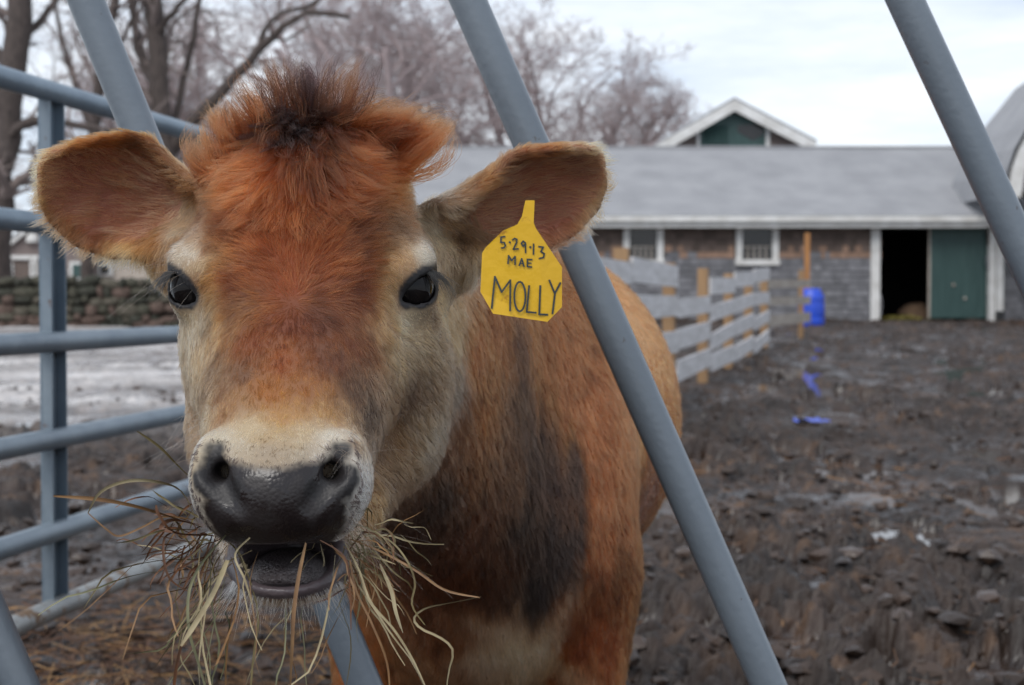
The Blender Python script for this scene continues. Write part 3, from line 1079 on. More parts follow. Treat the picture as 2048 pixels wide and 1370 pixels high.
def build_fence():
    root = thing("board_fence", (fence_line(17), 17, 0.0), "weathered white board fence with tan posts running back to the barn", "fence")
    ys = [9.6, 12.0, 14.4, 16.8, 19.2, 21.6, 24.0]
    rng = np.random.default_rng(3)
    nrm = np.array([1, -0.26, 0]) / math.hypot(1, 0.26)
    tops = [1.30, 1.26, 1.22, 1.26, 1.24, 1.22, 1.30]
    for k, y in enumerate(ys):
        x = fence_line(y)
        g = float(ground_z(x, y))
        h = (1.35, 1.36, 1.30, 1.28, 1.22, 1.2, 1.22)[k]
        c = np.array([x, y, 0]) - nrm * 0.075
        MB().bar((c[0], c[1], g - 0.15), (c[0], c[1], g + h), 0.11, 0.11, up=(nrm[0], nrm[1], 0)).build("post", M['tan_wood'], root)
    # boards of each bay: heights of the lower edge above the ground
    bays = [(0.18, 0.50, 0.82, 1.08), (0.10, 0.46, 0.80, 1.08), (0.16, 0.48, 0.80), (0.12, 0.42, 0.72, 1.00), (0.10, 0.42, 0.74, 1.05), (0.10, 0.42, 0.74, 1.05)]
    for k, hs in enumerate(bays):
        ya, yb = ys[k], ys[k + 1] - 0.02
        for h in hs:
            bh = 0.17 + 0.03 * rng.random()
            za = float(ground_z(fence_line(ya), ya)) + h + 0.02 * rng.normal()
            zb = float(ground_z(fence_line(yb), yb)) + h + 0.02 * rng.normal()
            a = np.array([fence_line(ya), ya, za + bh / 2])
            b = np.array([fence_line(yb), yb, zb + bh / 2])
            off = nrm * (0.001 * (k % 2))
            MB().bar(a + off, b + off, 0.03, bh).build("board", M['board'], root)
    # the return along the barn
    ya, yb = 24.1, 27.2
    pa, pb = at(1516, 600, ya), at(1620, 600, yb)
    for py0a, py1a, py0b, py1b in ((560, 577, 559, 574), (594, 612, 592, 609), (634, 656, 627, 641)):
        a0, a1 = at(1518, py1a, ya), at(1518, py0a, ya)
        b0, b1 = at(1620, py1b, yb), at(1620, py0b, yb)
        m = MB().bar((a0 + a1) / 2, (b0 + b1) / 2, 0.03, (a1 - a0)[2])
        m.build("board", M['tan_board'], root)
    g = float(ground_z(pb[0], yb))
    pb = at(1603, 600, yb)
    MB().box((pb[0] - 0.04, yb + 0.02, g - 0.1), (pb[0] + 0.04, yb + 0.12, at(0, 540, yb)[2])).build("post", M['tan_wood'], root)


build_fence()
Yp = 32.0
a = at(1615, 466, Yp)
gz = float(ground_z(a[0], Yp))
o = MB().box((a[0] - 0.05, Yp, gz - 0.1), (a[0] + 0.05, Yp + 0.09, a[2])).build("wooden_post", M['orange_wood'])
tag(o, "tall orange brown wooden post standing at the end of the board fence", "post")
# blue plastic drum
Yd = 31.0
a = at(1622, 634, Yd)
gz = float(ground_z(a[0], Yd))
dr = thing("plastic_drum", (a[0], Yd, gz), "bright blue plastic drum standing behind the end of the board fence", "drum")
hd = at(1622, 577, Yd)[2] - gz
MB().lathe((a[0], Yd, gz), [(0.24, 0.0), (0.265, 0.02), (0.27, 0.2 * hd), (0.262, 0.24 * hd), (0.27, 0.28 * hd), (0.27, 0.62 * hd), (0.262, 0.66 * hd), (0.27, 0.70 * hd), (0.26, 0.82 * hd), (0.20, 0.93 * hd), (0.18, hd)], 28).build("body", M['blue'], dr, True)
MB().lathe((a[0] + 0.09, Yd - 0.04, gz + hd - 0.002), [(0.035, 0), (0.035, 0.03), (0.025, 0.035)], 12).build("bung_cap", M['black'], dr)
# blue scrap in the mud
a = at(1622, 852, 11.3)
mb = MB()
rs = np.random.default_rng(8)
g = 5
vs = [(a[0] + (i / 4 - 0.5) * 0.22 + rs.normal() * 0.012, 11.3 + (j / 4 - 0.5) * 0.30, 0.035 + 0.05 * rs.random()) for j in range(g) for i in range(g)]
fs = [(j * g + i, j * g + i + 1, (j + 1) * g + i + 1, (j + 1) * g + i) for j in range(g - 1) for i in range(g - 1)]
o = mb.add(vs, fs).build("plastic_scrap", M['blue'], smooth=True)
tag(o, "crumpled scrap of blue plastic lying in the mud", "scrap")


# ================================================================== tube gate on the left
M['galv'] = material("galvanised_tube", srgb(128, 144, 156), 0.42, second=srgb(104, 120, 134), scale=7, metallic=0.35, bump=0.08, bump_scale=90, lo=0.3, hi=0.7)


def rusty(name, base, base2, rust_lo, scale=26.0, mud=None, rough=0.42, metallic=0.3):
    m = material(name, base, rough, second=base2, scale=6, metallic=metallic, bump=0.06, bump_scale=120, lo=0.3, hi=0.7)
    t = m.node_tree
    b = t.nodes["Principled BSDF"]
    src = b.inputs['Base Color'].links[0].from_socket
    tc = t.nodes.new("ShaderNodeTexCoord")
    nz = t.nodes.new("ShaderNodeTexNoise")
    nz.inputs['Scale'].default_value = scale
    nz.inputs['Detail'].default_value = 6
    nz.inputs['Roughness'].default_value = 0.7
    t.links.new(tc.outputs['Object'], nz.inputs['Vector'])
    rp = t.nodes.new("ShaderNodeValToRGB")
    rp.color_ramp.elements[0].position = rust_lo
    rp.color_ramp.elements[1].position = rust_lo + 0.07
    rp.color_ramp.elements[0].color = (0, 0, 0, 1)
    rp.color_ramp.elements[1].color = (1, 1, 1, 1)
    t.links.new(nz.outputs['Fac'], rp.inputs[0])
    mx = t.nodes.new("ShaderNodeMixRGB")
    t.links.new(rp.outputs[0], mx.inputs[0])
    t.links.new(src, mx.inputs[1])
    mx.inputs[2].default_value = (*(mud or srgb(104, 66, 40)), 1)
    t.links.new(mx.outputs[0], b.inputs['Base Color'])
    mr = t.nodes.new("ShaderNodeMapRange")
    mr.inputs['To Min'].default_value = rough
    mr.inputs['To Max'].default_value = 0.9
    t.links.new(rp.outputs[0], mr.inputs[0])
    t.links.new(mr.outputs[0], b.inputs['Roughness'])
    return m


M['galv_rust'] = rusty("rusted_galvanised_tube", srgb(136, 148, 157), srgb(108, 121, 132), 0.645, 14)
M['galv_mud'] = rusty("muddy_galvanised_tube", srgb(158, 160, 158), srgb(136, 138, 138), 0.53, 17, srgb(122, 100, 80))
M['feeder'] = rusty("grey_paint", srgb(104, 113, 122), srgb(93, 102, 111), 0.665, 52, srgb(74, 66, 60), rough=0.30, metallic=0.0)


def gate_x(y):
    return -1.011 + 0.1656 * (y - 3.0)


def build_gate():
    root = thing("tube_gate", (gate_x(3.6), 3.6, 0.0), "galvanised six rail tube gate standing beside the calf", "gate")
    y0, y1 = 2.05, 5.4
    zs = []
    for py in (152, 437, 690, 898, 1097, 1262):
        zs.append(at(0, py, 3.0)[2])
    for k, z in enumerate(zs):
        pts = [(gate_x(y), y, z) for y in np.linspace(y0, y1, 9)]
        MB().tube(pts, 0.0225, 18).build("rail", M['galv_mud'] if k == 5 else (M['galv_rust'] if k > 1 else M['galv']), root, True)
    for y in (y0, y1):
        MB().tube([(gate_x(y), y, 0.0), (gate_x(y), y, zs[0] + 0.02)], 0.0225, 18).build("end_tube", M['galv'], root, True)
    # upright brace: an open channel behind the rails
    c = at(98, 600, 3.24)
    d = np.array([0.1656, 1, 0]) / math.hypot(0.1656, 1)
    s = np.array([d[1], -d[0], 0])
    z0_, z1_ = zs[5] - 0.02, zs[0]
    def strip(off, along, across):
        """an upright flat strip: 'along' its width in the gate's direction, 'across' in the sideways direction"""
        a = np.array([c[0], c[1], z0_]) + off
        b_ = np.array([c[0], c[1], z1_]) + off
        return MB().bar(a, b_, across, along, up=(d[0], d[1], 0))
    web = strip(s * -0.002, 0.070, 0.004).build("brace", M['galv'], root)
    strip(s * 0.0115 - d * 0.033, 0.004, 0.022).build("flange", M['galv_rust'], web)
    strip(s * 0.0115 + d * 0.033, 0.004, 0.022).build("flange", M['galv'], web)


build_gate()


# ================================================================== hay feeder: slanted bars
def build_feeder():
    Y = 1.50
    zb, zt = 0.12, 1.72
    def line(pa, pb):
        a, b = at(*pa, Y), at(*pb, Y)
        k = (b[0] - a[0]) / (b[2] - a[2])
        return lambda z: np.array([a[0] + (z - a[2]) * k, Y, z])
    bars = [line((172, 0), (728, 1370)), line((936, 0), (1537, 1370)), line((1810, 0), (2445, 1370)), line((-540, 0), (41, 1370))]
    xs = [f(zb)[0] for f in bars] + [f(zt)[0] for f in bars]
    root = thing("hay_feeder", ((min(xs) + max(xs)) / 2, Y, 0.0), "grey painted hay feeder of slanted tubes that the calf reaches through", "feeder")
    for f in bars:
        pts = [f(z) for z in np.linspace(zb, zt, 12)]
        MB().tube(pts, 0.0177, 28).build("slant_bar", M['feeder'], root, True)
    x0, x1 = min(xs) - 0.15, max(xs) + 0.15
    for z in (zb, zt):
        MB().tube([(x, Y, z) for x in np.linspace(x0, x1, 6)], 0.021, 20).build("rail", M['feeder'], root, True)
    for x in (x0, x1):
        MB().tube([(x, Y, -0.06), (x, Y, zt + 0.02)], 0.024, 20).build("end_post", M['feeder'], root, True)


build_feeder()
# ================================================================== the calf
# ---- body as one continuous surface: blended solids, polygonised on a grid that is fine round the head
class Field:
    def __init__(self, xs, ys, zs):
        self.xs, self.ys, self.zs = xs, ys, zs
        self.d = np.full((len(xs), len(ys), len(zs)), 0.5, dtype=np.float32)

    def sl(self, lo, hi):
        s = []
        for a, l, h in ((self.xs, lo[0], hi[0]), (self.ys, lo[1], hi[1]), (self.zs, lo[2], hi[2])):
            s.append(slice(max(int(np.searchsorted(a, l)) - 1, 0), min(int(np.searchsorted(a, h)) + 1, len(a))))
        return tuple(s)

    def grid(self, s):
        return self.xs[s[0]][:, None, None], self.ys[s[1]][None, :, None], self.zs[s[2]][None, None, :]

    def union(self, fn, lo, hi, k):
        m = k + 0.012
        s = self.sl(np.array(lo) - m, np.array(hi) + m)
        e = fn(*self.grid(s))
        a = self.d[s]
        h = np.maximum(k - np.abs(a - e), 0) / k
        self.d[s] = np.minimum(a, e) - h * h * k * 0.25

    def cut(self, fn, lo, hi, k):
        m = k + 0.004
        s = self.sl(np.array(lo) - m, np.array(hi) + m)
        e = -fn(*self.grid(s))
        a = self.d[s]
        h = np.maximum(k - np.abs(a - e), 0) / k
        self.d[s] = np.maximum(a, e) + h * h * k * 0.25


def f_ell(c, r):
    c, r = np.array(c), np.array(r)
    def fn(X, Y, Z):
        x, y, z = (X - c[0]) / r[0], (Y - c[1]) / r[1], (Z - c[2]) / r[2]
        k0 = np.sqrt(x * x + y * y + z * z)
        k1 = np.sqrt((x / r[0]) ** 2 + (y / r[1]) ** 2 + (z / r[2]) ** 2) + 1e-9
        return (k0 * (k0 - 1) / k1).astype(np.float32)
    return fn, c - r, c + r


def f_cone(a, b, r0, r1, sx=1.0):
    a, b = np.array(a), np.array(b)
    ba = b - a
    L2 = float(ba @ ba)
    def fn(X, Y, Z):
        t = np.clip(((X - a[0]) * ba[0] + (Y - a[1]) * ba[1] + (Z - a[2]) * ba[2]) / L2, 0, 1)
        dx = (X - a[0] - t * ba[0]) / sx
        dy = Y - a[1] - t * ba[1]
        dz = Z - a[2] - t * ba[2]
        return (np.sqrt(dx * dx + dy * dy + dz * dz) - (r0 + (r1 - r0) * t)).astype(np.float32) * min(1.0, sx)
    R = max(r0, r1) * max(1.0, sx)
    return fn, np.minimum(a, b) - R, np.maximum(a, b) + R


def surface_nets(d, xs, ys, zs):
    neg = d < 0
    nx, ny, nz = d.shape
    cnt = np.zeros((nx - 1, ny - 1, nz - 1), dtype=np.int8)
    for a in (0, 1):
        for b in (0, 1):
            for c in (0, 1):
                cnt += neg[a:nx - 1 + a, b:ny - 1 + b, c:nz - 1 + c]
    act = (cnt > 0) & (cnt < 8)
    I = np.argwhere(act)
    vid = np.full(act.shape, -1, dtype=np.int32)
    vid[act] = np.arange(len(I))
    corner = [(a, b, c) for a in (0, 1) for b in (0, 1) for c in (0, 1)]
    dv = np.stack([d[I[:, 0] + a, I[:, 1] + b, I[:, 2] + c] for a, b, c in corner], 1).astype(np.float64)
    pos = np.stack([np.stack([xs[I[:, 0] + a], ys[I[:, 1] + b], zs[I[:, 2] + c]], 1) for a, b, c in corner], 1)
    acc = np.zeros((len(I), 3))
    n = np.zeros(len(I))
    for i in range(8):
        for j in range(i + 1, 8):
            if sum(abs(p - q) for p, q in zip(corner[i], corner[j])) != 1:
                continue
            m = (dv[:, i] < 0) != (dv[:, j] < 0)
            t = dv[m, i] / (dv[m, i] - dv[m, j])
            acc[m] += pos[m, i] + t[:, None] * (pos[m, j] - pos[m, i])
            n[m] += 1
    V = acc / n[:, None]
    quads = []
    for ax in range(3):
        o = [1, 1, 1]
        o[ax] = 0
        A = neg[tuple(slice(o[k], s - 1) for k, s in enumerate(d.shape))]
        sh = [slice(o[k], s - 1) for k, s in enumerate(d.shape)]
        sh[ax] = slice(1, d.shape[ax])
        B = neg[tuple(sh)]
        E = np.argwhere(A != B)
        flip = A[tuple(E.T)]
        E = E + np.array(o)
        u, v = [(1, 2), (2, 0), (0, 1)][ax]
        du, dv_ = np.zeros(3, int), np.zeros(3, int)
        du[u] = 1
        dv_[v] = 1
        q = np.stack([vid[tuple((E - du - dv_).T)], vid[tuple((E - dv_).T)], vid[tuple(E.T)], vid[tuple((E - du).T)]], 1)
        q[~flip] = q[~flip][:, ::-1]
        quads.append(q)
    Q = np.concatenate(quads)
    return V, Q[(Q >= 0).all(1)]


# ---- head frame: x to the calf's left, y to the back of the head, z up; origin on the forehead between the eyes
E0 = at(592, 570, 1.13)
YAW = math.radians(-2.0)
cY, sY = math.cos(YAW), math.sin(YAW)


def H(p):
    """head frame to world"""
    p = np.asarray(p, float)
    x, y, z = p[..., 0], p[..., 1], p[..., 2]
    return np.stack([E0[0] + x * cY + y * sY, E0[1] - x * sY + y * cY, E0[2] + z], -1)


def toH(P):
    P = np.asarray(P, float) - E0
    return np.stack([P[..., 0] * cY - P[..., 1] * sY, P[..., 0] * sY + P[..., 1] * cY, P[..., 2]], -1)


def axis_range(parts):
    out = []
    for a, b, s in parts:
        out.append(np.arange(a, b, s))
    return np.concatenate(out)


HS = 0.0026
gx = axis_range([(-0.46, 0.125, HS), (0.125, 0.36, 0.010)])
gy = axis_range([(0.955, 1.43, HS), (1.43, 2.1, 0.009), (2.1, 3.5, 0.02)])
gz_ = axis_range([(-0.02, 0.68, 0.011), (0.68, 1.135, HS), (1.135, 1.22, 0.01)])
fld = Field(gx, gy, gz_)


def U(prim, k):
    fld.union(prim[0], prim[1], prim[2], k)


def C(prim, k):
    fld.cut(prim[0], prim[1], prim[2], k)


# body (world coordinates)
U(f_ell((-0.03, 1.95, 0.80), (0.165, 0.26, 0.26)), 0.05)            # shoulders and ribs behind them
U(f_ell((0.0, 2.50, 0.765), (0.268, 0.62, 0.285)), 0.14)            # barrel
U(f_ell((0.0, 2.98, 0.88), (0.20, 0.24, 0.175)), 0.10)              # rump
U(f_ell((-0.04, 1.78, 0.68), (0.145, 0.165, 0.195)), 0.09)          # brisket
U(f_cone(H((0, 0.16, -0.02)), (-0.05, 1.80, 0.86), 0.085, 0.165, 0.80), 0.07)    # neck
U(f_cone(H((0, 0.14, -0.09)), (-0.05, 1.72, 0.72), 0.065, 0.125, 0.80), 0.07)    # throat
for s, cx in ((1, 0.088), (-1, -0.165)):
    U(f_ell((cx - s * 0.012, 1.84, 0.70), (0.062, 0.11, 0.17)), 0.06)
    U(f_cone((cx, 1.80, 0.62), (cx - s * 0.005, 1.78, 0.36), 0.058, 0.036), 0.05)
    U(f_cone((cx - s * 0.005, 1.775, 0.36), (cx - s * 0.005, 1.785, 0.13), 0.036, 0.025), 0.025)
    U(f_cone((cx - s * 0.005, 1.785, 0.13), (cx - s * 0.005, 1.765, 0.035), 0.027, 0.036), 0.02)
for s in (1, -1):
    cx = 0.15 * s
    U(f_ell((cx * 0.85, 2.98, 0.72), (0.085, 0.19, 0.22)), 0.08)
    U(f_cone((cx, 2.95, 0.62), (cx, 3.14, 0.42), 0.075, 0.042), 0.05)
    U(f_cone((cx, 3.14, 0.42), (cx, 3.09, 0.13), 0.038, 0.028), 0.03)
    U(f_cone((cx, 3.09, 0.13), (cx, 3.06, 0.035), 0.029, 0.038), 0.02)
U(f_cone((0.0, 3.18, 0.98), (0.0, 3.26, 0.55), 0.026, 0.016), 0.04)  # tail


def hell(c, r):
    p = f_ell(H(c), r)
    return p


def hcone(a, b, r0, r1, sx=1.0):
    return f_cone(H(a), H(b), r0, r1, sx)


U(hell((0, 0.100, 0.052), (0.083, 0.083, 0.082)), 0.04)             # cranium
for s in (1, -1):
    U(hell((s * 0.025, 0.060, 0.014), (0.052, 0.056, 0.076)), 0.03)             # frontal bone
for s in (1, -1):
    U(hcone((s * 0.027, 0.044, -0.020), (s * 0.017, -0.085, -0.127), 0.043, 0.034), 0.035)       # broad flat nose bridge
U(hell((0, 0.105, -0.10), (0.075, 0.10, 0.07)), 0.04)
for s in (1, -1):
    U(hell((s * 0.070, 0.064, 0.010), (0.033, 0.034, 0.034)), 0.022)            # orbit
    U(hcone((s * 0.051, 0.070, -0.045), (s * 0.022, -0.055, -0.135), 0.041, 0.029), 0.03)   # upper cheek
    U(hell((s * 0.063 + 0.010, 0.120, -0.075), (0.042, 0.062, 0.085)), 0.035)               # masseter
    U(hcone((s * 0.060, 0.115, -0.130), (s * 0.026, -0.045, -0.192), 0.034, 0.022), 0.03)   # jaw bone
    U(hell((s * 0.021, -0.096, -0.142), (0.036, 0.048, 0.036)), 0.022)          # muzzle halves
    U(hell((s * 0.0445, -0.106, -0.127), (0.0135, 0.030, 0.026)), 0.012)          # nostril wing
U(hell((0.001, -0.066, -0.2045), (0.0375, 0.047, 0.0185)), 0.018)         # chin and lower lip
U(hell((0, -0.119, -0.140), (0.030, 0.030, 0.034)), 0.014)          # nose pad
for s in (1, -1):
    U(hcone((s * 0.062, 0.120, 0.010), (s * 0.110, 0.148, 0.022), 0.038, 0.027), 0.03)      # root of the ear
# mouth, held open
C(hell((0.002, -0.098, -0.1890), (0.0345, 0.066, 0.0165)), 0.006)
# nostrils
for s in (1, -1):
    C(hcone((s * 0.0420, -0.122, -0.101), (s * 0.0425, -0.135, -0.119), 0.0052, 0.0085), 0.005)
    C(hcone((s * 0.0430, -0.133, -0.117), (s * 0.0250, -0.147, -0.146), 0.0088, 0.0058), 0.007)
    C(hcone((s * 0.0395, -0.138, -0.124), (s * 0.031, -0.100, -0.127), 0.0068, 0.005), 0.004)

# eyes
EYES = []
for s in (1, -1):
    c = np.array([s * 0.0815, 0.0500, -0.0020])
    n = np.array([s * 0.69, -0.72, 0.05])
    n /= np.linalg.norm(n)
    # long axis of the lid opening: outer corner is back and a little up
    e1 = np.array([s * 0.74, 0.62, 0.42])
    e1 -= n * (e1 @ n)
    e1 /= np.linalg.norm(e1)
    e2 = np.cross(n, e1)
    if e2[2] < 0:
        e2 = -e2
    rot = lambda v: np.array([v[0] * cY + v[1] * sY, -v[0] * sY + v[1] * cY, v[2]])
    EYES.append(dict(c=H(c), n=rot(n), e1=rot(e1), e2=rot(e2), s=s))
    e = EYES[-1]
    U(f_ell(e['c'], (0.0235,) * 3), 0.010)
    # heavy brow over the eye
    br0 = e['c'] + e['n'] * 0.011 + e['e2'] * 0.0180 - e['e1'] * 0.014
    br1 = e['c'] + e['n'] * 0.012 + e['e2'] * 0.0180 + e['e1'] * 0.014
    U(f_cone(br0, br1, 0.0085, 0.0085), 0.012)

    def lids(X, Y, Z, e=e):
        a, b = 0.0215, 0.0096
        Rv = (a * a + b * b) / (2 * b)
        dx, dy, dz = X - e['c'][0], Y - e['c'][1], Z - e['c'][2]
        u = dx * e['e1'][0] + dy * e['e1'][1] + dz * e['e1'][2]
        v = dx * e['e2'][0] + dy * e['e2'][1] + dz * e['e2'][2] + 0.0014
        w = dx * e['n'][0] + dy * e['n'][1] + dz * e['n'][2]
        d2 = np.maximum(np.sqrt(u * u + (v - (Rv - b)) ** 2), np.sqrt(u * u + (v + (Rv - b)) ** 2)) - Rv
        return np.maximum(d2, 0.006 - w).astype(np.float32)
    fld.cut(lids, e['c'] - 0.04, e['c'] + 0.04, 0.003)
    C(f_ell(e['c'], (0.0200,) * 3), 0.002)


# ears: cupped leaf surfaces given thickness
def ear_surface(A, Bp, T, n_open, s_dir, wmax, nu=90, nv=54, base_phi=250, tip_phi=70, flip=1):
    """returns points (nu,nv,3) on the middle of the ear's skin, u from base to tip"""
    A, Bp, T = (np.array(q, float) for q in (A, Bp, T))
    u = np.linspace(0, 1, nu)[:, None]
    axis = (1 - u) ** 2 * A + 2 * u * (1 - u) * Bp + u ** 2 * T
    uu = u[:, 0]
    w = wmax * np.interp(uu, [0, 0.12, 0.3, 0.5, 0.7, 0.85, 0.94, 1.0], [0.50, 0.56, 0.78, 1.0, 1.0, 0.82, 0.56, 0.16])
    phi = np.radians(base_phi + (tip_phi - base_phi) * sstep(0.02, 0.62, uu))
    r = w / (2 * np.sin(np.minimum(phi, math.pi) / 2))
    t = np.gradient(axis, axis=0)
    t /= np.linalg.norm(t, axis=1)[:, None]
    n = n_open / np.linalg.norm(n_open)
    n = n - t * (t @ n)[:, None]
    n /= np.linalg.norm(n, axis=1)[:, None]
    s = np.cross(t, n) * flip
    a = np.linspace(-0.5, 0.5, nv)[None, :] * phi[:, None]
    P = axis[:, None, :] + s[:, None, :] * (r[:, None] * np.sin(a))[..., None] + n[:, None, :] * (r[:, None] * (1 - np.cos(a)))[..., None]
    return P, n, s, t


EAR = []
lb, lm, lt = at(440, 432, 1.265), at(260, 405, 1.30), at(90, 318, 1.225)
EAR.append(ear_surface(lb, lm, lt, np.array([-0.10, -1.0, -0.10]), None, 0.100, base_phi=170, tip_phi=78))
rb, rm_, rt = at(850, 445, 1.265), at(1030, 395, 1.33), at(1194, 300, 1.285)
EAR.append(ear_surface(rb, rm_, rt, np.array([0.42, -0.85, -0.42]), None, 0.092, base_phi=215, tip_phi=120))
for P, n, s, t in EAR:
    pts = P.reshape(-1, 3)
    kd = KDTree(len(pts))
    for i, q in enumerate(pts):
        kd.insert(q, i)
    kd.balance()
    lo, hi = pts.min(0) - 0.022, pts.max(0) + 0.022
    sl = fld.sl(lo, hi)
    X, Y, Z = fld.grid(sl)
    G = np.stack(np.broadcast_arrays(X, Y, Z), -1).reshape(-1, 3)
    D = np.empty(len(G))
    nvv = P.shape[1]
    for i, q in enumerate(G):
        _, idx, dist = kd.find(q)
        D[i] = dist - (0.0052 - 0.0020 * (idx // nvv) / P.shape[0])
    D = D.reshape(np.broadcast(X, Y, Z).shape).astype(np.float32)
    a = fld.d[sl]
    k = 0.020
    h = np.maximum(k - np.abs(a - D), 0) / k
    fld.d[sl] = np.minimum(a, D) - h * h * k * 0.25

cowV, cowQ = surface_nets(fld.d, gx, gy, gz_)
# keep the biggest connected piece only
lab = np.arange(len(cowV))
for _ in range(200):
    m = lab[cowQ].min(1)
    new = lab.copy()
    for k in range(4):
        np.minimum.at(new, cowQ[:, k], m)
    new = new[new]
    if (new == lab).all():
        break
    lab = new
big_lab = np.bincount(lab).argmax()
keep = lab == big_lab
remap = np.cumsum(keep) - 1
cowQ = remap[cowQ[keep[cowQ].all(1)]]
cowV = cowV[keep]
# light smoothing
for _ in range(2):
    acc = np.zeros_like(cowV)
    cnt = np.zeros(len(cowV))
    for k in range(4):
        np.add.at(acc, cowQ[:, k], cowV[cowQ[:, (k + 1) % 4]])
        np.add.at(cnt, cowQ[:, k], 1)
        np.add.at(acc, cowQ[:, k], cowV[cowQ[:, (k + 3) % 4]])
        np.add.at(cnt, cowQ[:, k], 1)
    cowV = 0.5 * cowV + 0.5 * acc / np.maximum(cnt, 1)[:, None]
bvh = BVHTree.FromPolygons([tuple(v) for v in cowV], [tuple(int(i) for i in q) for q in cowQ])


def hit(px, py):
    d = ray(px, py)
    r = bvh.ray_cast(Vector(CAM), Vector(d / np.linalg.norm(d)), 6.0)
    if r[0] is None:
        return None, None
    return np.array(r[0]), np.array(r[1])


# ---- coat colours, sampled where they lie on the animal (sRGB, with some shading such as under the jaw left in)
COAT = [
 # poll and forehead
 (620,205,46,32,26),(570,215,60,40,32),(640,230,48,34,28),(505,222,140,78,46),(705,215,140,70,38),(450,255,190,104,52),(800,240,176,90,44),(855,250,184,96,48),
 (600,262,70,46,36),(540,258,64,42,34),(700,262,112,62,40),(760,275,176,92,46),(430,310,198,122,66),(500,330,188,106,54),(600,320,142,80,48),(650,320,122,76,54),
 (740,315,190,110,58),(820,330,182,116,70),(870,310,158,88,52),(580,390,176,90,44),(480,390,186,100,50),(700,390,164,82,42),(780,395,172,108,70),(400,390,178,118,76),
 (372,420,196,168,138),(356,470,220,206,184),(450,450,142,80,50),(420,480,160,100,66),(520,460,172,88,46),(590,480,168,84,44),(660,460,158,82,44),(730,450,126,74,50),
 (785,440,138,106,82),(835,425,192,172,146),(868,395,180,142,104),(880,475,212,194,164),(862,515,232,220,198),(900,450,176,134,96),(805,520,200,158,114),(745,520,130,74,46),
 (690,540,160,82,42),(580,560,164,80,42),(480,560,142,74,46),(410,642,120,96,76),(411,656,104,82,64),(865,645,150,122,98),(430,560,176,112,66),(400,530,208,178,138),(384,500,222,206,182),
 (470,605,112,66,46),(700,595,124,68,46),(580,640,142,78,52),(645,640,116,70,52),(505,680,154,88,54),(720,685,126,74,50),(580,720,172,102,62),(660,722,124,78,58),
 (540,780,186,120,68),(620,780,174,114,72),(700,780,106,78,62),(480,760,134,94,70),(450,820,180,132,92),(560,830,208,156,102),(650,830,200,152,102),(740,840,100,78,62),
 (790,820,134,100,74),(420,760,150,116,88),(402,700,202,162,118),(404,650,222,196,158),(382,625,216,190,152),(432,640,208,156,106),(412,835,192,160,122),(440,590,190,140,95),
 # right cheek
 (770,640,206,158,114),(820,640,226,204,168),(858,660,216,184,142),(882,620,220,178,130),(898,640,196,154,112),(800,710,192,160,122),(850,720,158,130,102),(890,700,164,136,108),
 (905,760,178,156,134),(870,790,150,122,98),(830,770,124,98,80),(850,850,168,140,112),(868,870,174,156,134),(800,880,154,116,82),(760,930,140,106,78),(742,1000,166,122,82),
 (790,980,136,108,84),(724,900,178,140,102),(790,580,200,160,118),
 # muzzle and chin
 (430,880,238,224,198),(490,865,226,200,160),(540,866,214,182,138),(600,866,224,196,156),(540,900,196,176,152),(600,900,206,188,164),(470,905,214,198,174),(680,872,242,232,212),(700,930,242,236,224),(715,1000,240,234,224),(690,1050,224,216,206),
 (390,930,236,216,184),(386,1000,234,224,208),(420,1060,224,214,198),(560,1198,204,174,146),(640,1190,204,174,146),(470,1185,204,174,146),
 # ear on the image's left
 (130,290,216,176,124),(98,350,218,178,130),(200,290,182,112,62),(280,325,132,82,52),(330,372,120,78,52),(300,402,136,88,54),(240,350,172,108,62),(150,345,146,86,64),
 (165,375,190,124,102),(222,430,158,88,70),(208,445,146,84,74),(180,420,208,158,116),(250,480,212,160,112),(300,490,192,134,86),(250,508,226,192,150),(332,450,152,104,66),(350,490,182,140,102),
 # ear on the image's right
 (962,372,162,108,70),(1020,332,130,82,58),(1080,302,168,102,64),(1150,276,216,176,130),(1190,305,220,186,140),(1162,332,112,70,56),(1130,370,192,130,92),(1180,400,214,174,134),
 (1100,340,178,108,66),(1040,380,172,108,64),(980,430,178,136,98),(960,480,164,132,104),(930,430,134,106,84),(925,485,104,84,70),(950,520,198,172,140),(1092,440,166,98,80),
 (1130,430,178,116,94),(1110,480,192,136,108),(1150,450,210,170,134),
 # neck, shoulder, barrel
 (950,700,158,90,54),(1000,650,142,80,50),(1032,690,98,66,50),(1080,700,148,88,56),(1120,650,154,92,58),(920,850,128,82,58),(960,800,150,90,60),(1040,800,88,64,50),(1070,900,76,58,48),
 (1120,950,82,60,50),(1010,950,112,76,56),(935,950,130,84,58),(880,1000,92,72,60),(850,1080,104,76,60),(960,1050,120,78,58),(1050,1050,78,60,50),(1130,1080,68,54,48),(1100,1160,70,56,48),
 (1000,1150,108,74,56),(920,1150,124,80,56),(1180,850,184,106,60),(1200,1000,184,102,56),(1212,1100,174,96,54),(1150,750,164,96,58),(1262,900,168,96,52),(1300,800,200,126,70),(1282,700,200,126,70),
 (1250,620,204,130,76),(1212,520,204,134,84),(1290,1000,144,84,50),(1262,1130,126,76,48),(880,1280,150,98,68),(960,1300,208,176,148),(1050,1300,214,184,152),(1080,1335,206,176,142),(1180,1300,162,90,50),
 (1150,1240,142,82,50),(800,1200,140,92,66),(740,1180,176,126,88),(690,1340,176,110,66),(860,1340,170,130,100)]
g_p, g_c = [], []
for px, py, r, g, b in COAT:
    h_, _ = hit(px, py)
    if h_ is not None:
        g_p.append(h_)
        g_c.append(srgb(r, g, b))
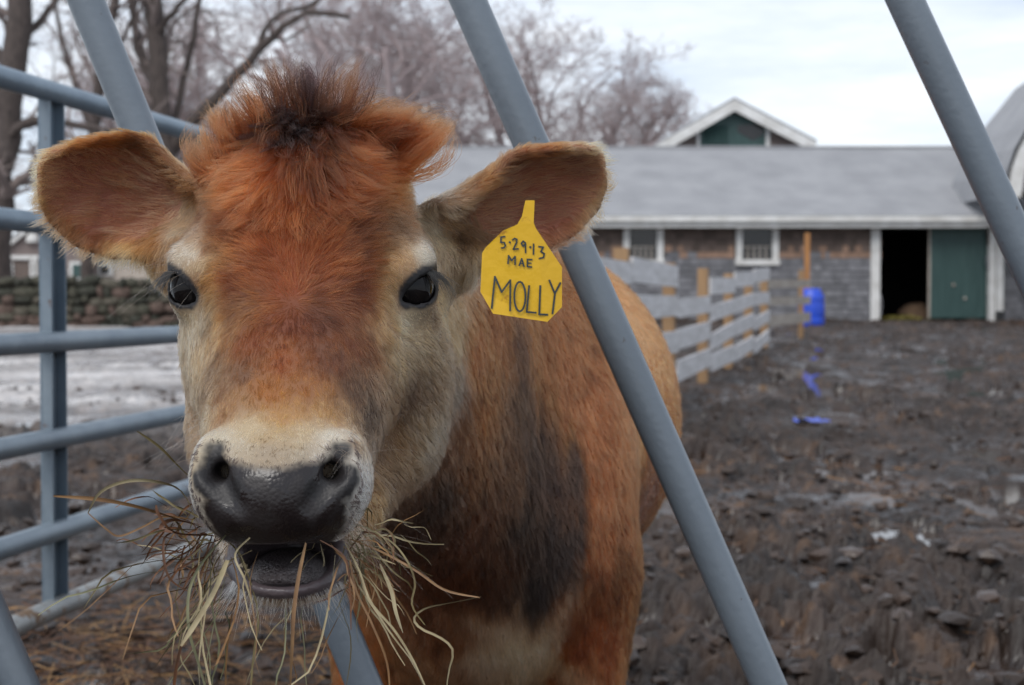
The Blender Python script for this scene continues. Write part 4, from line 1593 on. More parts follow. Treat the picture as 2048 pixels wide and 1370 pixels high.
# the parts of the animal that cannot be seen from here
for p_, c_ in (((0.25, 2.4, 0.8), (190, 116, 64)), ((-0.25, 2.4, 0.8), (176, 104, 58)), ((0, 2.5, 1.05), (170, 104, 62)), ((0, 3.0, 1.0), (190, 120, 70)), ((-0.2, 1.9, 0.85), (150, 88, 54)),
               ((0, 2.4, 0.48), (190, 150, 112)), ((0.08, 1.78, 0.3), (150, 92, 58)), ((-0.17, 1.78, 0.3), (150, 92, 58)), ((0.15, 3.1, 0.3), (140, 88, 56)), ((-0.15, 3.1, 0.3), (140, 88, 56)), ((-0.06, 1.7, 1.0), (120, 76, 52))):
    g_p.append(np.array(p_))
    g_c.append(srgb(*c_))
g_p, g_c = np.array(g_p), np.array(g_c)


def shepard(P, gp, gv, power=5.0, soft=0.006):
    out = np.empty((len(P), gv.shape[1]))
    for i in range(0, len(P), 8000):
        d2 = ((P[i:i + 8000, None, :] - gp[None]) ** 2).sum(2) + soft * soft
        w = d2 ** (-power / 2)
        out[i:i + 8000] = (w @ gv) / w.sum(1)[:, None]
    return out


def coat_color(P):
    body = sstep(1.45, 1.65, P[:, 1])[:, None]
    S = np.array([62, 62, 26]) * (1 - body) + np.array([42, 42, 10]) * body        # patches break up along the lie of the hair
    wob = np.stack([fbm(P * S, 4, 201), fbm(P * S, 4, 202), fbm(P * S, 4, 203)], 1) - 0.5
    amp = 0.026 + 0.070 * body
    return shepard(P + wob * amp, g_p, g_c, 3.6, 0.010)


# ---- bare skin: nose pad, lips, inside of the mouth, eyelids
def bare_mask(P, grow=0.0):
    """0 furred .. 1 bare; and the skin colour there and its roughness"""
    q = toH(P)
    x, y, z = q[:, 0], q[:, 1], q[:, 2]
    wob = fbm(P * 160, 3, 301) - 0.5
    ax = np.abs(x)
    # nose pad: front of the muzzle between and below the nostrils
    top = -0.1215 + grow * 0.35 + 0.004 * sstep(0.0, 0.03, ax) + 0.010 * sstep(0.030, 0.043, ax)
    side = 0.0480 + grow - 0.35 * np.clip(-0.150 - z, 0, 1)
    pad = sstep(0.003, -0.003, z - top + wob * 0.006) * sstep(0.004, -0.004, ax - side + wob * 0.012) * sstep(-0.100, -0.112, y + 0.55 * (ax > 0.030) * (ax - 0.030) + wob * 0.01) * (z > -0.1835)
    # lips and mouth
    inner = ((x / 0.046) ** 2 + ((y + 0.090) / 0.076) ** 2 + ((z + 0.1890) / 0.0215) ** 2) < 1
    lip = inner & (z < -0.176 + 0.004 * wob)
    lip_rim = (y < -0.055) & (ax < 0.045) & (z < -0.192) & (z > -0.2135 + 0.006 * wob + 0.10 * np.clip(ax - 0.022, 0, 1))
    mouth = (inner | lip_rim).astype(float)
    nostril = np.zeros(len(P))
    for s in (1, -1):
        for c, r in (((s * 0.042, -0.126, -0.108), 0.0075), ((s * 0.042, -0.134, -0.117), 0.0110), ((s * 0.043, -0.135, -0.128), 0.014), ((s * 0.032, -0.145, -0.135), 0.011), ((s * 0.032, -0.12, -0.128), 0.012)):
            d = np.sqrt(((q - np.array(c)) ** 2).sum(1))
            nostril = np.maximum(nostril, sstep(r + 0.003 + grow, r - 0.002, d + wob * 0.006))
    eye = np.zeros(len(P))
    for e in EYES:
        d = P - e['c']
        u, v, w = d @ e['e1'], d @ e['e2'], d @ e['n']
        k = np.sqrt((u / 0.0262) ** 2 + ((v - 0.0004) / 0.0158) ** 2) + wob * 0.22
        eye = np.maximum(eye, sstep(1.12, 0.92, k) * (w > 0.002))
    bare = np.maximum.reduce([pad, mouth, nostril, eye])
    colr = np.empty((len(P), 3))
    colr[:] = srgb(25, 18, 18)
    colr = np.where((mouth > 0.5)[:, None], np.array(srgb(84, 74, 76)), colr)
    colr = np.where((nostril > 0.5)[:, None], np.array(srgb(20, 16, 17)), colr)
    colr = np.where((eye > 0.3)[:, None], np.array(srgb(22, 20, 22)), colr)
    rough = np.where(pad > 0.5, 0.22 + 0.30 * sstep(0.40, 0.62, fbm(P * 130, 3, 305)), 0.34)
    rough = np.where(nostril > 0.5, 0.55, rough)
    rough = np.where(eye > 0.3, 0.55, rough)
    return bare, colr, rough, pad, eye


bare, skin, rough, pad_m, eye_m = bare_mask(cowV)
coat = coat_color(cowV)
tint = coat * (0.45 + 0.2 * sstep(1.45, 1.6, cowV[:, 1])[:, None])  # hide darkened under the fur to paint depth between the hairs
for (Pe, ne, se, te) in EAR:                      # pink skin in the cup of the ear
    pe = Pe[22:, 8:-8].reshape(-1, 3)
    kd = KDTree(len(pe))
    for i, q_ in enumerate(pe):
        kd.insert(q_, i)
    kd.balance()
    lo, hi = pe.min(0) - 0.01, pe.max(0) + 0.01
    for i in np.where(((cowV > lo) & (cowV < hi)).all(1))[0]:
        _, j, dd = kd.find(cowV[i])
        if dd < 0.008 and (cowV[i] - pe[j]) @ ne[j // (Pe.shape[1] - 16) + 22] > 0.0:
            tint[i] = 0.5 * tint[i] + 0.5 * np.array(srgb(140, 84, 70))
tint = tint * (1 - bare[:, None]) + skin * bare[:, None]
hq = cowV[:, 2]
hoof = cowV[:, 2] < 0.055
tint[hoof] = srgb(48, 42, 38)
rgh = 0.85 * (1 - bare) + rough * bare
M['hide'] = attr_material("hide", rough_attr="wet", spec=0.5, bump=0.22, bump_scale=380.0, bump_dist=0.0012)
cow_me = np_mesh("body", cowV, cowQ, M['hide'])
set_attr(cow_me, "tint", tint)
set_attr(cow_me, "wet", rgh, 'FLOAT')
COW = thing("calf", (-0.05, 1.9, 0.0), "brown calf reaching through the slanted bars with hay in its open mouth", "calf")
link("body", cow_me, COW)

# eyeballs
M['eye'] = material("eye", (0.005, 0.004, 0.004), 0.04, spec=0.22, var=0.3, scale=30)
for e in EYES:
    mb = MB()
    nn, mm = 28, 18
    vs, fs = [], []
    for i in range(mm + 1):
        th = math.pi * i / mm
        for j in range(nn):
            a = 2 * math.pi * j / nn
            r = 0.0202 + 0.0010 * max(0.0, math.cos(th)) ** 6
            vs.append(e['c'] + r * (math.cos(th) * e['n'] + math.sin(th) * (math.cos(a) * e['e1'] + math.sin(a) * e['e2'])))
    for i in range(mm):
        for j in range(nn):
            j2 = (j + 1) % nn
            fs.append((i * nn + j, (i + 1) * nn + j, (i + 1) * nn + j2, i * nn + j2))
    mb.add(vs, fs).build("eye", M['eye'], COW, True)

# tongue and lower teeth
def blob(c, r, n=16, m=12, bend=0.0):
    vs, fs = [], []
    for i in range(m + 1):
        th = math.pi * i / m
        for j in range(n):
            a = 2 * math.pi * j / n
            p = np.array([math.sin(th) * math.cos(a) * r[0], -math.cos(th) * r[1], math.sin(th) * math.sin(a) * r[2]])
            p[2] -= bend * (p[0] / r[0]) ** 2 * r[2]
            vs.append(H(np.array(c) + p))
    for i in range(m):
        for j in range(n):
            j2 = (j + 1) % n
            fs.append((i * n + j, i * n + j2, (i + 1) * n + j2, (i + 1) * n + j))
    return MB().add(vs, fs)


M['tongue'] = material("tongue", srgb(100, 94, 94), 0.36, second=srgb(66, 58, 58), scale=45, bump=0.5, bump_scale=500)
blob((0.001, -0.064, -0.1995), (0.0325, 0.046, 0.0125), bend=0.5).build("tongue", M['tongue'], COW, True)
M['tooth'] = material("tooth", srgb(196, 182, 158), 0.35, second=srgb(168, 150, 122), scale=90)
for x, w, dz in ((-0.0290, 0.0040, 0.001), (-0.0240, 0.0048, 0.0), (-0.0170, 0.0040, -0.002), (-0.0100, 0.0044, -0.0028), (-0.0030, 0.0044, -0.0030), (0.0085, 0.0046, -0.0028), (0.0160, 0.0048, -0.0012), (0.0225, 0.0040, -0.0022)):
    y = -0.1010 + 0.022 * (abs(x) / 0.028) ** 2
    blob((x, y, -0.2045 + 0.006 * (abs(x) / 0.028) ** 2 + dz), (w * 0.9, 0.0030, 0.0034), 10, 8).build("tooth", M['tooth'], COW, True)
# ================================================================== fur
# combing guides: where the hair lies, which way it runs (picture direction), how long (mm), how much it stands up
COMB = [
 # whorl between the eyes
 (590,575,0,-1,13,28),(558,588,-1,-.35,12,25),(622,588,1,-.35,12,25),(590,632,0,1,10,20),(552,620,-1,.55,11,22),(632,620,1,.55,11,22),
 (540,545,-.9,-.55,16,28),(480,520,-1,-.25,17,28),(650,545,.9,-.55,16,28),(705,520,1,-.35,17,28),(590,510,0,-1,18,28),(545,470,-.6,-.8,20,30),(645,465,.65,-.75,20,30),
 (730,450,.85,-.5,19,28),(450,455,-1,-.05,18,28),(760,500,1,-.2,14,24),(430,520,-1,.3,12,22),
 # forelock falling from the poll
 (600,290,0,1,34,38),(600,350,0,1,32,30),(560,340,-.55,.85,32,32),(650,340,.65,.75,32,32),(500,320,-.95,.35,34,34),(450,330,-1,.22,30,36),(720,320,.95,.3,34,34),(800,325,1,.12,32,34),
 (860,330,1,.25,26,36),(585,400,.05,1,30,26),(530,400,-.7,.6,26,28),(480,400,-1,.25,24,28),(650,395,.8,.5,26,28),(720,390,1,-.15,24,28),(790,390,1,.05,20,28),(410,390,-1,.4,20,30),
 # crown
 (620,200,.05,-1,34,50),(585,210,-.55,-.85,34,46),(660,210,.55,-.85,34,46),(540,228,-1,-.35,34,42),(480,250,-1,-.05,32,38),(440,285,-1,.25,30,36),(700,228,1,-.2,34,40),(770,240,1,-.02,34,34),
 (840,245,1,.06,34,28),(880,262,1,.2,22,26),(600,255,0,.3,30,60),(620,228,.1,-.5,36,66),
 # temples, brows, sides
 (372,430,-.4,.9,10,20),(358,480,-.2,1,8,18),(855,430,.7,.7,11,20),(885,480,.5,.85,10,18),(860,515,.6,.5,7,15),(905,440,.8,.5,14,25),(920,480,.3,1,20,30),(935,430,.5,.9,22,30),
 (800,520,.3,.8,8,16),(400,520,-.3,.9,8,16),(770,470,.8,.2,12,20),(410,440,-.8,.5,12,20),
 # face below the eyes
 (500,690,-.25,1,8,16),(580,700,0,1,8,16),(660,690,.25,1,8,16),(730,660,.5,.9,9,16),(540,790,-.05,1,7,14),(640,790,.15,1,7,14),(460,770,-.25,1,7,14),(410,680,-.1,1,7,14),(405,790,-.2,1,7,14),
 (780,700,.55,.8,9,16),(830,650,.7,.6,8,15),(880,640,.5,.9,9,18),(850,740,.5,.85,11,18),(890,720,.5,.9,13,24),(905,780,.35,1,15,26),(870,850,.35,1,14,24),(800,850,.45,.9,10,18),(760,900,.4,.9,9,16),
 (800,960,.4,.9,12,22),(745,980,.5,.8,9,18),(850,920,.4,1,15,26),(780,1040,.4,.9,14,26),
 # muzzle
 (540,860,0,1,5,14),(460,870,-.4,.9,5,14),(640,865,.4,.9,5,14),(690,890,.8,.6,5,14),(705,950,.8,.5,5,16),(712,1010,.7,.7,5,18),(690,1050,.5,.8,6,22),(395,920,-.9,.3,5,16),(385,1000,-.8,.5,5,18),
 (415,1055,-.5,.8,6,22),(540,900,0,1,3.5,20),(560,1200,0,1,9,45),(640,1190,.4,1,9,45),(475,1185,-.4,1,9,45),
 # left ear
 (345,380,-1,-.25,13,22),(280,330,-1,-.3,12,20),(200,290,-1,-.15,12,22),(130,275,-.9,-.3,13,30),(90,320,-1,.1,13,32),(100,390,-1,.4,14,32),(140,455,-.8,.8,15,32),(200,500,-.5,1,15,32),(260,510,-.2,1,16,30),
 (320,490,-.3,1,18,30),(340,440,-.9,.3,14,26),(250,400,-1,.1,12,30),(180,360,-1,.1,12,34),(220,440,-1,.35,14,34),(280,460,-1,.5,14,32),
 # right ear
 (960,380,.9,-.4,14,22),(1020,330,.95,-.35,12,20),(1090,295,.95,-.3,12,22),(1150,272,.8,-.5,13,30),(1195,300,1,.0,13,32),(1195,360,1,.3,14,32),(1170,440,.7,.8,15,32),(1130,495,.4,1,15,32),
 (1040,385,1,-.2,13,22),(1090,360,1,-.15,12,24),(980,440,.6,.7,20,30),(955,500,.3,1,24,32),(1100,450,.7,.5,12,34),(1140,390,.9,.2,12,34),
 # neck, shoulder and barrel
 (940,700,.1,1,17,22),(1000,700,.12,1,17,22),(1080,680,.2,1,16,22),(930,850,.1,1,18,22),(1000,850,.12,1,18,22),(1080,850,.15,1,18,22),(1160,800,.25,1,16,20),(900,1000,.05,1,20,24),(980,1000,.1,1,20,24),
 (1080,1020,.1,1,20,24),(1180,1000,.15,1,16,20),(860,1120,0,1,20,24),(960,1150,.05,1,20,26),(1060,1150,.05,1,20,26),(1150,1150,.1,1,18,24),(960,1290,.1,1,22,28),(1060,1300,.1,1,22,28),(1180,1290,.05,1,15,20),
 (1260,800,.3,1,15,18),(1310,900,.3,1,15,18),(1260,650,.4,.9,15,18),(1210,520,.5,.8,15,18),(1270,1050,.2,1,17,22),(750,1150,0,1,16,22),(720,1300,0,1,16,22),(800,1250,0,1,18,22)]
c_p, c_v = [], []
for px, py, dx, dy, ln, lift in COMB:
    h_, n_ = hit(px, py)
    if h_ is None:
        continue
    L = math.hypot(dx, dy)
    d2 = ray(px + 6 * dx / L, py + 6 * dy / L)
    d0 = ray(px, py)
    # travel on the tangent plane
    t2 = ((h_ - CAM) @ n_) / (d2 @ n_) if abs(d2 @ n_) > 0.12 * np.linalg.norm(d2) else ((h_ - CAM) @ d0) / (d0 @ d0)
    v = CAM + d2 * t2 - h_
    v = v - n_ * (v @ n_)
    v /= np.linalg.norm(v) + 1e-9
    c_p.append(h_)
    c_v.append([v[0], v[1], v[2], ln, lift])
for p_, v_ in (((0.25, 2.4, 0.8), (0, 0.5, -0.8)), ((-0.25, 2.4, 0.8), (0, 0.5, -0.8)), ((0, 2.5, 1.05), (0, 1, -0.1)), ((0, 3.0, 1.0), (0, 1, -0.3)), ((-0.2, 1.9, 0.85), (0, 0.3, -1)),
               ((0.08, 1.78, 0.3), (0, 0, -1)), ((-0.17, 1.78, 0.3), (0, 0, -1)), ((0.15, 3.1, 0.3), (0, 0, -1)), ((-0.15, 3.1, 0.3), (0, 0, -1)), ((-0.06, 1.7, 1.0), (0, 1, -0.2))):
    c_p.append(np.array(p_))
    c_v.append([*v_, 15, 20])
c_p, c_v = np.array(c_p), np.array(c_v)


def grade(c):
    """hair pigment from the coat's look: hairs scatter light among each other and look paler than they are"""
    l = (c @ np.array([0.3, 0.5, 0.2]))[:, None]
    d = l + (c - l) * 1.20
    d = np.maximum(d, 0.002)
    d[:, 1] = np.maximum(d[:, 1], 0.262 * d[:, 0])
    d[:, 2] = np.maximum(d[:, 2], 0.075 * d[:, 0])
    k = 0.92 * l ** 0.42
    k = k + (1.12 - k) * sstep(0.40, 0.68, l)
    return np.clip(d * k, 0.003, 0.95)


# roots, scattered over the surface
tri = np.concatenate([cowQ[:, [0, 1, 2]], cowQ[:, [0, 2, 3]]])
A_, B_, C_ = cowV[tri[:, 0]], cowV[tri[:, 1]], cowV[tri[:, 2]]
cr = np.cross(B_ - A_, C_ - A_)
area = np.linalg.norm(cr, axis=1) / 2
fn_ = cr / (2 * area[:, None] + 1e-12)
vnrm = np.zeros_like(cowV)
for k in range(3):
    np.add.at(vnrm, tri[:, k], cr)
vnrm /= np.linalg.norm(vnrm, axis=1)[:, None] + 1e-12
# make sure the normals point outwards
if (vnrm * (cowV - cowV.mean(0))).sum() < 0:
    vnrm = -vnrm
cen = (A_ + B_ + C_) / 3
dist_head = np.linalg.norm(cen - (E0 + np.array([0, 0.06, -0.03])), axis=1)
vdir = CAM - cen
vdir /= np.linalg.norm(vdir, axis=1)[:, None]
fnv = (vnrm[tri[:, 0]] * vdir).sum(1)
dens = np.where(dist_head < 0.27, 1.0, np.where(cen[:, 1] < 2.05, 0.70, 0.16))
dens = dens * np.where(fnv > -0.35, 1.0, 0.22)          # thinner on the far side of the animal
tb = bare[tri].max(1)
dens = dens * (tb < 0.5)
dens[cen[:, 2] < 0.06] = 0
w_ = area * dens
N_FUR = FUR_COUNT = 560000
pick = np.searchsorted(np.cumsum(w_) / w_.sum(), RNG.random(N_FUR))
pick = np.minimum(pick, len(tri) - 1)
r1, r2 = np.sqrt(RNG.random(N_FUR)), RNG.random(N_FUR)
b0, b1, b2 = (1 - r1)[:, None], (r1 * (1 - r2))[:, None], (r1 * r2)[:, None]
root_p = A_[pick] * b0 + B_[pick] * b1 + C_[pick] * b2
root_n = vnrm[tri[pick, 0]] * b0 + vnrm[tri[pick, 1]] * b1 + vnrm[tri[pick, 2]] * b2
root_n /= np.linalg.norm(root_n, axis=1)[:, None]
ear_far = np.zeros(N_FUR)


def fur_from(root_p, root_n, comb, color, clump_mm, rad, npts, rng, clump_str=0.55):
    n = len(root_p)
    t = comb[:, :3].copy()
    t += rng.normal(size=(n, 3)) * 0.16
    t -= root_n * (t * root_n).sum(1)[:, None]
    t /= np.linalg.norm(t, axis=1)[:, None] + 1e-9
    L = comb[:, 3] * 0.001 * (0.65 + 0.6 * rng.random(n))
    lift = np.radians(comb[:, 4] * (0.7 + 0.6 * rng.random(n)))
    s = np.linspace(0, 1, npts)
    # rises from the skin, then bends over along the lie of the coat
    along = np.cos(lift)[:, None] * s[None] + 0.25 * np.sin(lift)[:, None] * s[None] ** 2
    out = np.sin(lift)[:, None] * (s[None] - 0.42 * s[None] ** 2)
    wig = rng.normal(size=(n, 3)) * 0.10
    wave = np.sin(s[None] * 5.0 + rng.random(n)[:, None] * 6.28) * s[None]
    Pt = root_p[:, None, :] + L[:, None, None] * (along[..., None] * t[:, None, :] + out[..., None] * root_n[:, None, :]
                                                 + wig[:, None, :] * (s ** 2)[None, :, None])
    side = np.cross(root_n, t)
    Pt += (L * 0.045)[:, None, None] * wave[..., None] * side[:, None, :]
    Pt[:, 0] -= root_n * 0.0008
    # clumping into locks
    area_est = max(n, 1)
    m = max(int(n / clump_mm), 2)
    seeds = rng.choice(n, m, replace=False)
    kd = KDTree(m)
    for i, j in enumerate(seeds):
        kd.insert(root_p[j], i)
    kd.balance()
    idx = np.fromiter((kd.find(q)[1] for q in root_p), dtype=np.int64, count=n)
    tip = Pt[seeds[idx]]
    base_off = root_p - root_p[seeds[idx]]
    target = tip + base_off[:, None, :] * 0.25
    cs = np.where(root_p[:, 1] > 1.5, 0.40, clump_str) + 0.38 * sstep(14, 30, comb[:, 3]) * (root_p[:, 1] < 1.5)
    pull = (cs[:, None] * (s ** 1.4)[None, :])[:, :, None]
    far = np.linalg.norm(base_off, axis=1) > 0.009
    Pt = np.where(far[:, None, None], Pt, Pt * (1 - pull) + target * pull)
    # colour: lock by lock and hair by hair
    kc = (0.66 + 0.68 * rng.random(m))[idx] * (0.70 + 0.60 * rng.random(n))
    warm = (rng.random(m)[idx] - 0.5) * 0.14
    c = color * kc[:, None]
    c = c * np.stack([1 + warm, np.ones(n), 1 - warm], 1)
    R = np.empty((n, npts))
    R[:] = rad * (1 - 0.80 * s[None] ** 1.6)
    R *= (0.7 + 0.6 * rng.random(n))[:, None]
    return Pt, R, np.clip(c, 0.004, 0.95)


comb = shepard(root_p, c_p, c_v, 4.0, 0.010)
comb[:, 3] *= 0.92
comb[:, 4] *= 0.72
lidbare = np.zeros(N_FUR, bool)
for e in EYES:
    de = np.linalg.norm(root_p - (e['c'] + e['n'] * 0.015), axis=1)
    comb[:, 3] *= 0.30 + 0.70 * sstep(0.020, 0.042, de)
    dv_e = root_p - e['c']
    ke = np.sqrt(((dv_e @ e['e1']) / 0.0262) ** 2 + ((dv_e @ e['e2'] - 0.0004) / 0.0158) ** 2)
    lidbare |= (ke < 1.10) & (dv_e @ e['n'] > 0.0) & (np.linalg.norm(dv_e, axis=1) < 0.05)
inside = np.zeros(N_FUR, bool)
for (Pe, ne, se, te) in EAR:
    pe = Pe[10:, 4:-4].reshape(-1, 3)
    lo, hi = pe.min(0) - 0.012, pe.max(0) + 0.012
    cand = np.where(((root_p > lo) & (root_p < hi)).all(1))[0]
    kd = KDTree(len(pe))
    for i, q_ in enumerate(pe):
        kd.insert(q_, i)
    kd.balance()
    nv_ = Pe.shape[1] - 8
    for i in cand:
        _, j, dd = kd.find(root_p[i])
        u_, v_ = j // nv_ + 10, j % nv_ + 4
        if dd < 0.0085 and root_n[i] @ ne[u_] > 0.1 and 0.25 < u_ / Pe.shape[0] < 0.97 and 8 < v_ < Pe.shape[1] - 8:
            inside[i] = True
            t3 = te[u_] * 0.9 + se[u_] * (v_ / Pe.shape[1] - 0.5) * 1.6
            comb[i, :3] = t3
            comb[i, 3] = 19
            comb[i, 4] = 34
keep_in = ~lidbare & (~inside | (RNG.random(N_FUR) < 0.42))
mott = fbm(root_p * 95, 3, 401)
mott2 = fbm(root_p * 34, 3, 402)
base_c = coat_color(root_p)
mottle = 1.0 - 0.42 * sstep(0.50, 0.74, mott) - 0.22 * sstep(0.5, 0.72, mott2)  # scattered dark mottles of the coat's own colour
lum = base_c @ np.array([0.3, 0.5, 0.2])
mottle = 1 - (1 - mottle) * sstep(0.55, 0.25, lum)        # the cream patches stay clear
base_c = grade(base_c) * mottle[:, None]
rad_h = np.where(np.linalg.norm(root_p - E0, axis=1) < 0.33, 0.00018, 0.00026)
rad_h = np.where(root_p[:, 1] > 2.05, 0.0006, rad_h)
# the coat turns dark and speckled towards the nose
b_w = bare_mask(root_p, 0.008)
near_nose = (toH(root_p)[:, 1] < -0.085) & (toH(root_p)[:, 2] > -0.185)
spk = near_nose & (np.maximum(b_w[3], np.where(b_w[4] > 0.1, 0, b_w[0])) * (0.35 + 0.65 * RNG.random(N_FUR)) > 0.36)
base_c[spk] = np.array(srgb(46, 38, 38)) * 0.7
# dark follicle spots over the nose
rng_d = np.random.default_rng(77)
for _ in range(34):
    h_, n_ = hit(545 + rng_d.normal() * 58, 893 + rng_d.normal() * 14)
    if h_ is not None:
        dd = ((root_p - h_) ** 2).sum(1)
        base_c[dd < 0.0013 ** 2] *= 0.15
base_c[inside] = base_c[inside] * 0.5 + np.array(srgb(206, 164, 124)) * 0.42
hP, hR, hC = fur_from(root_p[keep_in], root_n[keep_in], comb[keep_in], base_c[keep_in], 14, 1.0, 5, RNG)
hR *= rad_h[keep_in][:, None]

# long loose hair: forelock tufts, flick, lashes, whiskers
XT = []   # (points list, radii, colour)


def locks(roots, tips, m, colors, seed, per=26, rad=0.00015, rs=0.0030, ts=0.0012, lean=0.0, curl=0.0, npts=9, jit=9, sag=0.0):
    """m locks of hair; each grows from the skin at a place between the root pixels and ends near the tip pixels"""
    rng = np.random.default_rng(seed)
    for _ in range(m):
        f = rng.random()
        r = np.array(roots[0]) * (1 - f) + np.array(roots[1]) * f + rng.normal(size=2) * jit * 0.6
        g = np.clip(f + rng.normal() * 0.12, 0, 1)
        e = np.array(tips[0]) * (1 - g) + np.array(tips[1]) * g + rng.normal(size=2) * jit
        a = None
        for dy in (0, 12, 24, 40, 60, 85):
            a, n_ = hit(r[0], r[1] + dy)
            if a is not None:
                break
        if a is None:
            continue
        b = at(e[0], e[1], a[1] - lean + rng.normal() * 0.006)
        n = int(per * (0.6 + 0.8 * rng.random()))
        A = a + rng.normal(size=(n, 3)) * rs
        k = (0.62 + 0.42 * rng.random(n))[:, None]
        B = b + rng.normal(size=(n, 3)) * ts * (1 + 2.5 * (rng.random(n) < 0.2))[:, None]
        B = A + (B - A) * k
        L = np.linalg.norm(b - a)
        s = np.linspace(0, 1, npts)
        bow = (rng.normal(size=3) * 0.10 + n_ * 0.09) * L
        P = A[:, None] * (1 - s)[None, :, None] + B[:, None] * s[None, :, None] + (bow[None, None] + rng.normal(size=(n, 1, 3)) * 0.04 * L) * (4 * s * (1 - s))[None, :, None]
        P[:, :, 2] -= sag * s[None] ** 2
        if curl:
            ph = rng.random() * 6.28 + rng.normal(size=(n, 1)) * 0.4
            P[:, :, 0] += curl * np.sin(s[None] * 8 + ph) * s[None]
            P[:, :, 2] += curl * np.cos(s[None] * 8 + ph) * s[None]
        R = rad * (1 - 0.8 * s ** 1.5)[None] * (0.7 + 0.6 * rng.random(n))[:, None]
        c = np.array([srgb(*colors[rng.integers(0, len(colors))])])
        XT.append((P, R, grade(c) * (0.65 + 0.5 * rng.random()) * (0.8 + 0.4 * rng.random(n))[:, None]))


DK, BR, OR = (58, 37, 28), (104, 58, 36), (168, 88, 44)
locks([(604, 205), (640, 205)], [(598, 112), (620, 140)], 16, [DK, DK, (84, 52, 38)], 1, lean=0.0, jit=5)
locks([(545, 215), (605, 205)], [(488, 132), (574, 124)], 18, [BR, DK], 2, jit=11)
locks([(640, 205), (700, 212)], [(672, 124), (752, 132)], 18, [BR, DK, BR], 3, jit=11)
locks([(610, 205), (680, 205)], [(628, 110), (690, 130)], 8, [DK], 4, per=8, jit=8)
locks([(455, 255), (545, 220)], [(404, 225), (492, 172)], 34, [OR, BR, OR], 5, jit=10)
locks([(690, 222), (800, 240)], [(782, 196), (884, 232)], 44, [OR, (150, 78, 42), BR], 6, jit=8, lean=0.004)
locks([(760, 262), (850, 285)], [(902, 240), (913, 254)], 60, [OR, (150, 80, 44), OR], 7, jit=4, lean=0.0)
locks([(690, 240), (770, 262)], [(800, 240), (880, 268)], 34, [OR, BR, (140, 74, 42)], 12, jit=9, lean=0.008)
locks([(412, 275), (425, 310)], [(382, 270), (384, 322)], 20, [(140, 76, 46), (110, 62, 42)], 8, curl=0.004, jit=5)
locks([(430, 262), (490, 250)], [(396, 262), (420, 212)], 22, [OR], 9, jit=8)
locks([(560, 262), (655, 262)], [(510, 340), (700, 336)], 46, [BR, (140, 80, 48), DK], 10, lean=0.022, jit=10)
locks([(500, 265), (560, 262)], [(424, 300), (500, 345)], 30, [OR, BR], 13, lean=0.018, jit=10)
locks([(655, 262), (740, 265)], [(700, 340), (800, 308)], 30, [OR, BR, (150, 82, 46)], 14, lean=0.018, jit=10)
locks([(570, 335), (630, 335)], [(556, 428), (644, 424)], 34, [(150, 88, 54), BR, OR], 11, lean=0.018, jit=10)
locks([(540, 240), (690, 240)], [(520, 225), (720, 225)], 40, [DK, DK, (76, 50, 38)], 15, lean=0.012, jit=16)
# lashes
for e in EYES:
    rng_l = np.random.default_rng(60 + e['s'])
    k = 90
    u = 0.004 + rng_l.random(k) * 0.016
    u = np.clip(u, -0.012, 0.0195)
    v = 0.0125 * (1 - (u / 0.0215) ** 2) + 0.0005
    w = np.sqrt(np.maximum(0.0236 ** 2 - u ** 2 - v ** 2, 1e-6))
    a = e['c'] + u[:, None] * e['e1'] + v[:, None] * e['e2'] + w[:, None] * e['n']
    dirn = e['n'] * 0.70 + e['e1'] * (0.15 + 22 * np.maximum(u, 0))[:, None] - e['e2'] * 0.45
    dirn = dirn + rng_l.normal(size=(k, 3)) * 0.14
    L = 0.009 + 0.009 * rng_l.random(k)
    s = np.linspace(0, 1, 7)
    P = a[:, None] + (L[:, None] * s[None])[..., None] * dirn[:, None, :] - (L[:, None] * s[None] ** 2)[..., None] * np.array([0, 0, 0.85])
    XT.append((P, (0.00026 * (1 - 0.75 * s))[None] * np.ones((k, 1)), np.full((k, 3), 0.008)))
# whiskers round the chin and muzzle
rng_w = np.random.default_rng(70)
for _ in range(1):
    k = 260
    th = rng_w.uniform(-1.5, 1.5, k)
    xw = np.sin(th) * 0.036
    yw = -0.066 - np.cos(th) * 0.040
    a = H(np.stack([xw, yw, np.full(k, -0.212) + 0.006 * np.abs(np.sin(th))], 1))
    d = np.stack([np.sin(th) * 0.5, -np.cos(th) * 0.35, np.full(k, -0.9)], 1) + rng_w.normal(size=(k, 3)) * 0.25
    L = rng_w.uniform(0.006, 0.026, k)
    s = np.linspace(0, 1, 6)
    P = a[:, None] + (L[:, None] * s[None])[..., None] * d[:, None, :]
    XT.append((P, (0.00012 * (1 - 0.7 * s))[None] * np.ones((k, 1)), np.tile(np.array(srgb(214, 196, 172)), (k, 1))))
for sgn, px0, py0, dx in ((1, 700, 1050, 1), (-1, 395, 860, -1), (1, 690, 900, 1), (-1, 360, 545, -1)):
    k = 26
    P0 = []
    for j in range(k):
        h_, n_ = hit(px0 + rng_w.normal() * 16, py0 + rng_w.normal() * 22)
        if h_ is not None:
            P0.append((h_, n_))
    if P0:
        a = np.array([p0[0] for p0 in P0])
        d = np.array([p0[1] for p0 in P0]) + rng_w.normal(size=(len(P0), 3)) * 0.3 + np.array([0.3 * dx, 0, -0.3])
        L = rng_w.uniform(0.012, 0.04, len(P0))
        s = np.linspace(0, 1, 6)
        P = a[:, None] + (L[:, None] * s[None])[..., None] * d[:, None, :] - (L[:, None] * s[None] ** 2)[..., None] * np.array([0, 0, 0.3])
        XT.append((P, (0.00011 * (1 - 0.7 * s))[None] * np.ones((len(P0), 1)), np.tile(np.array(srgb(120, 100, 84)), (len(P0), 1))))


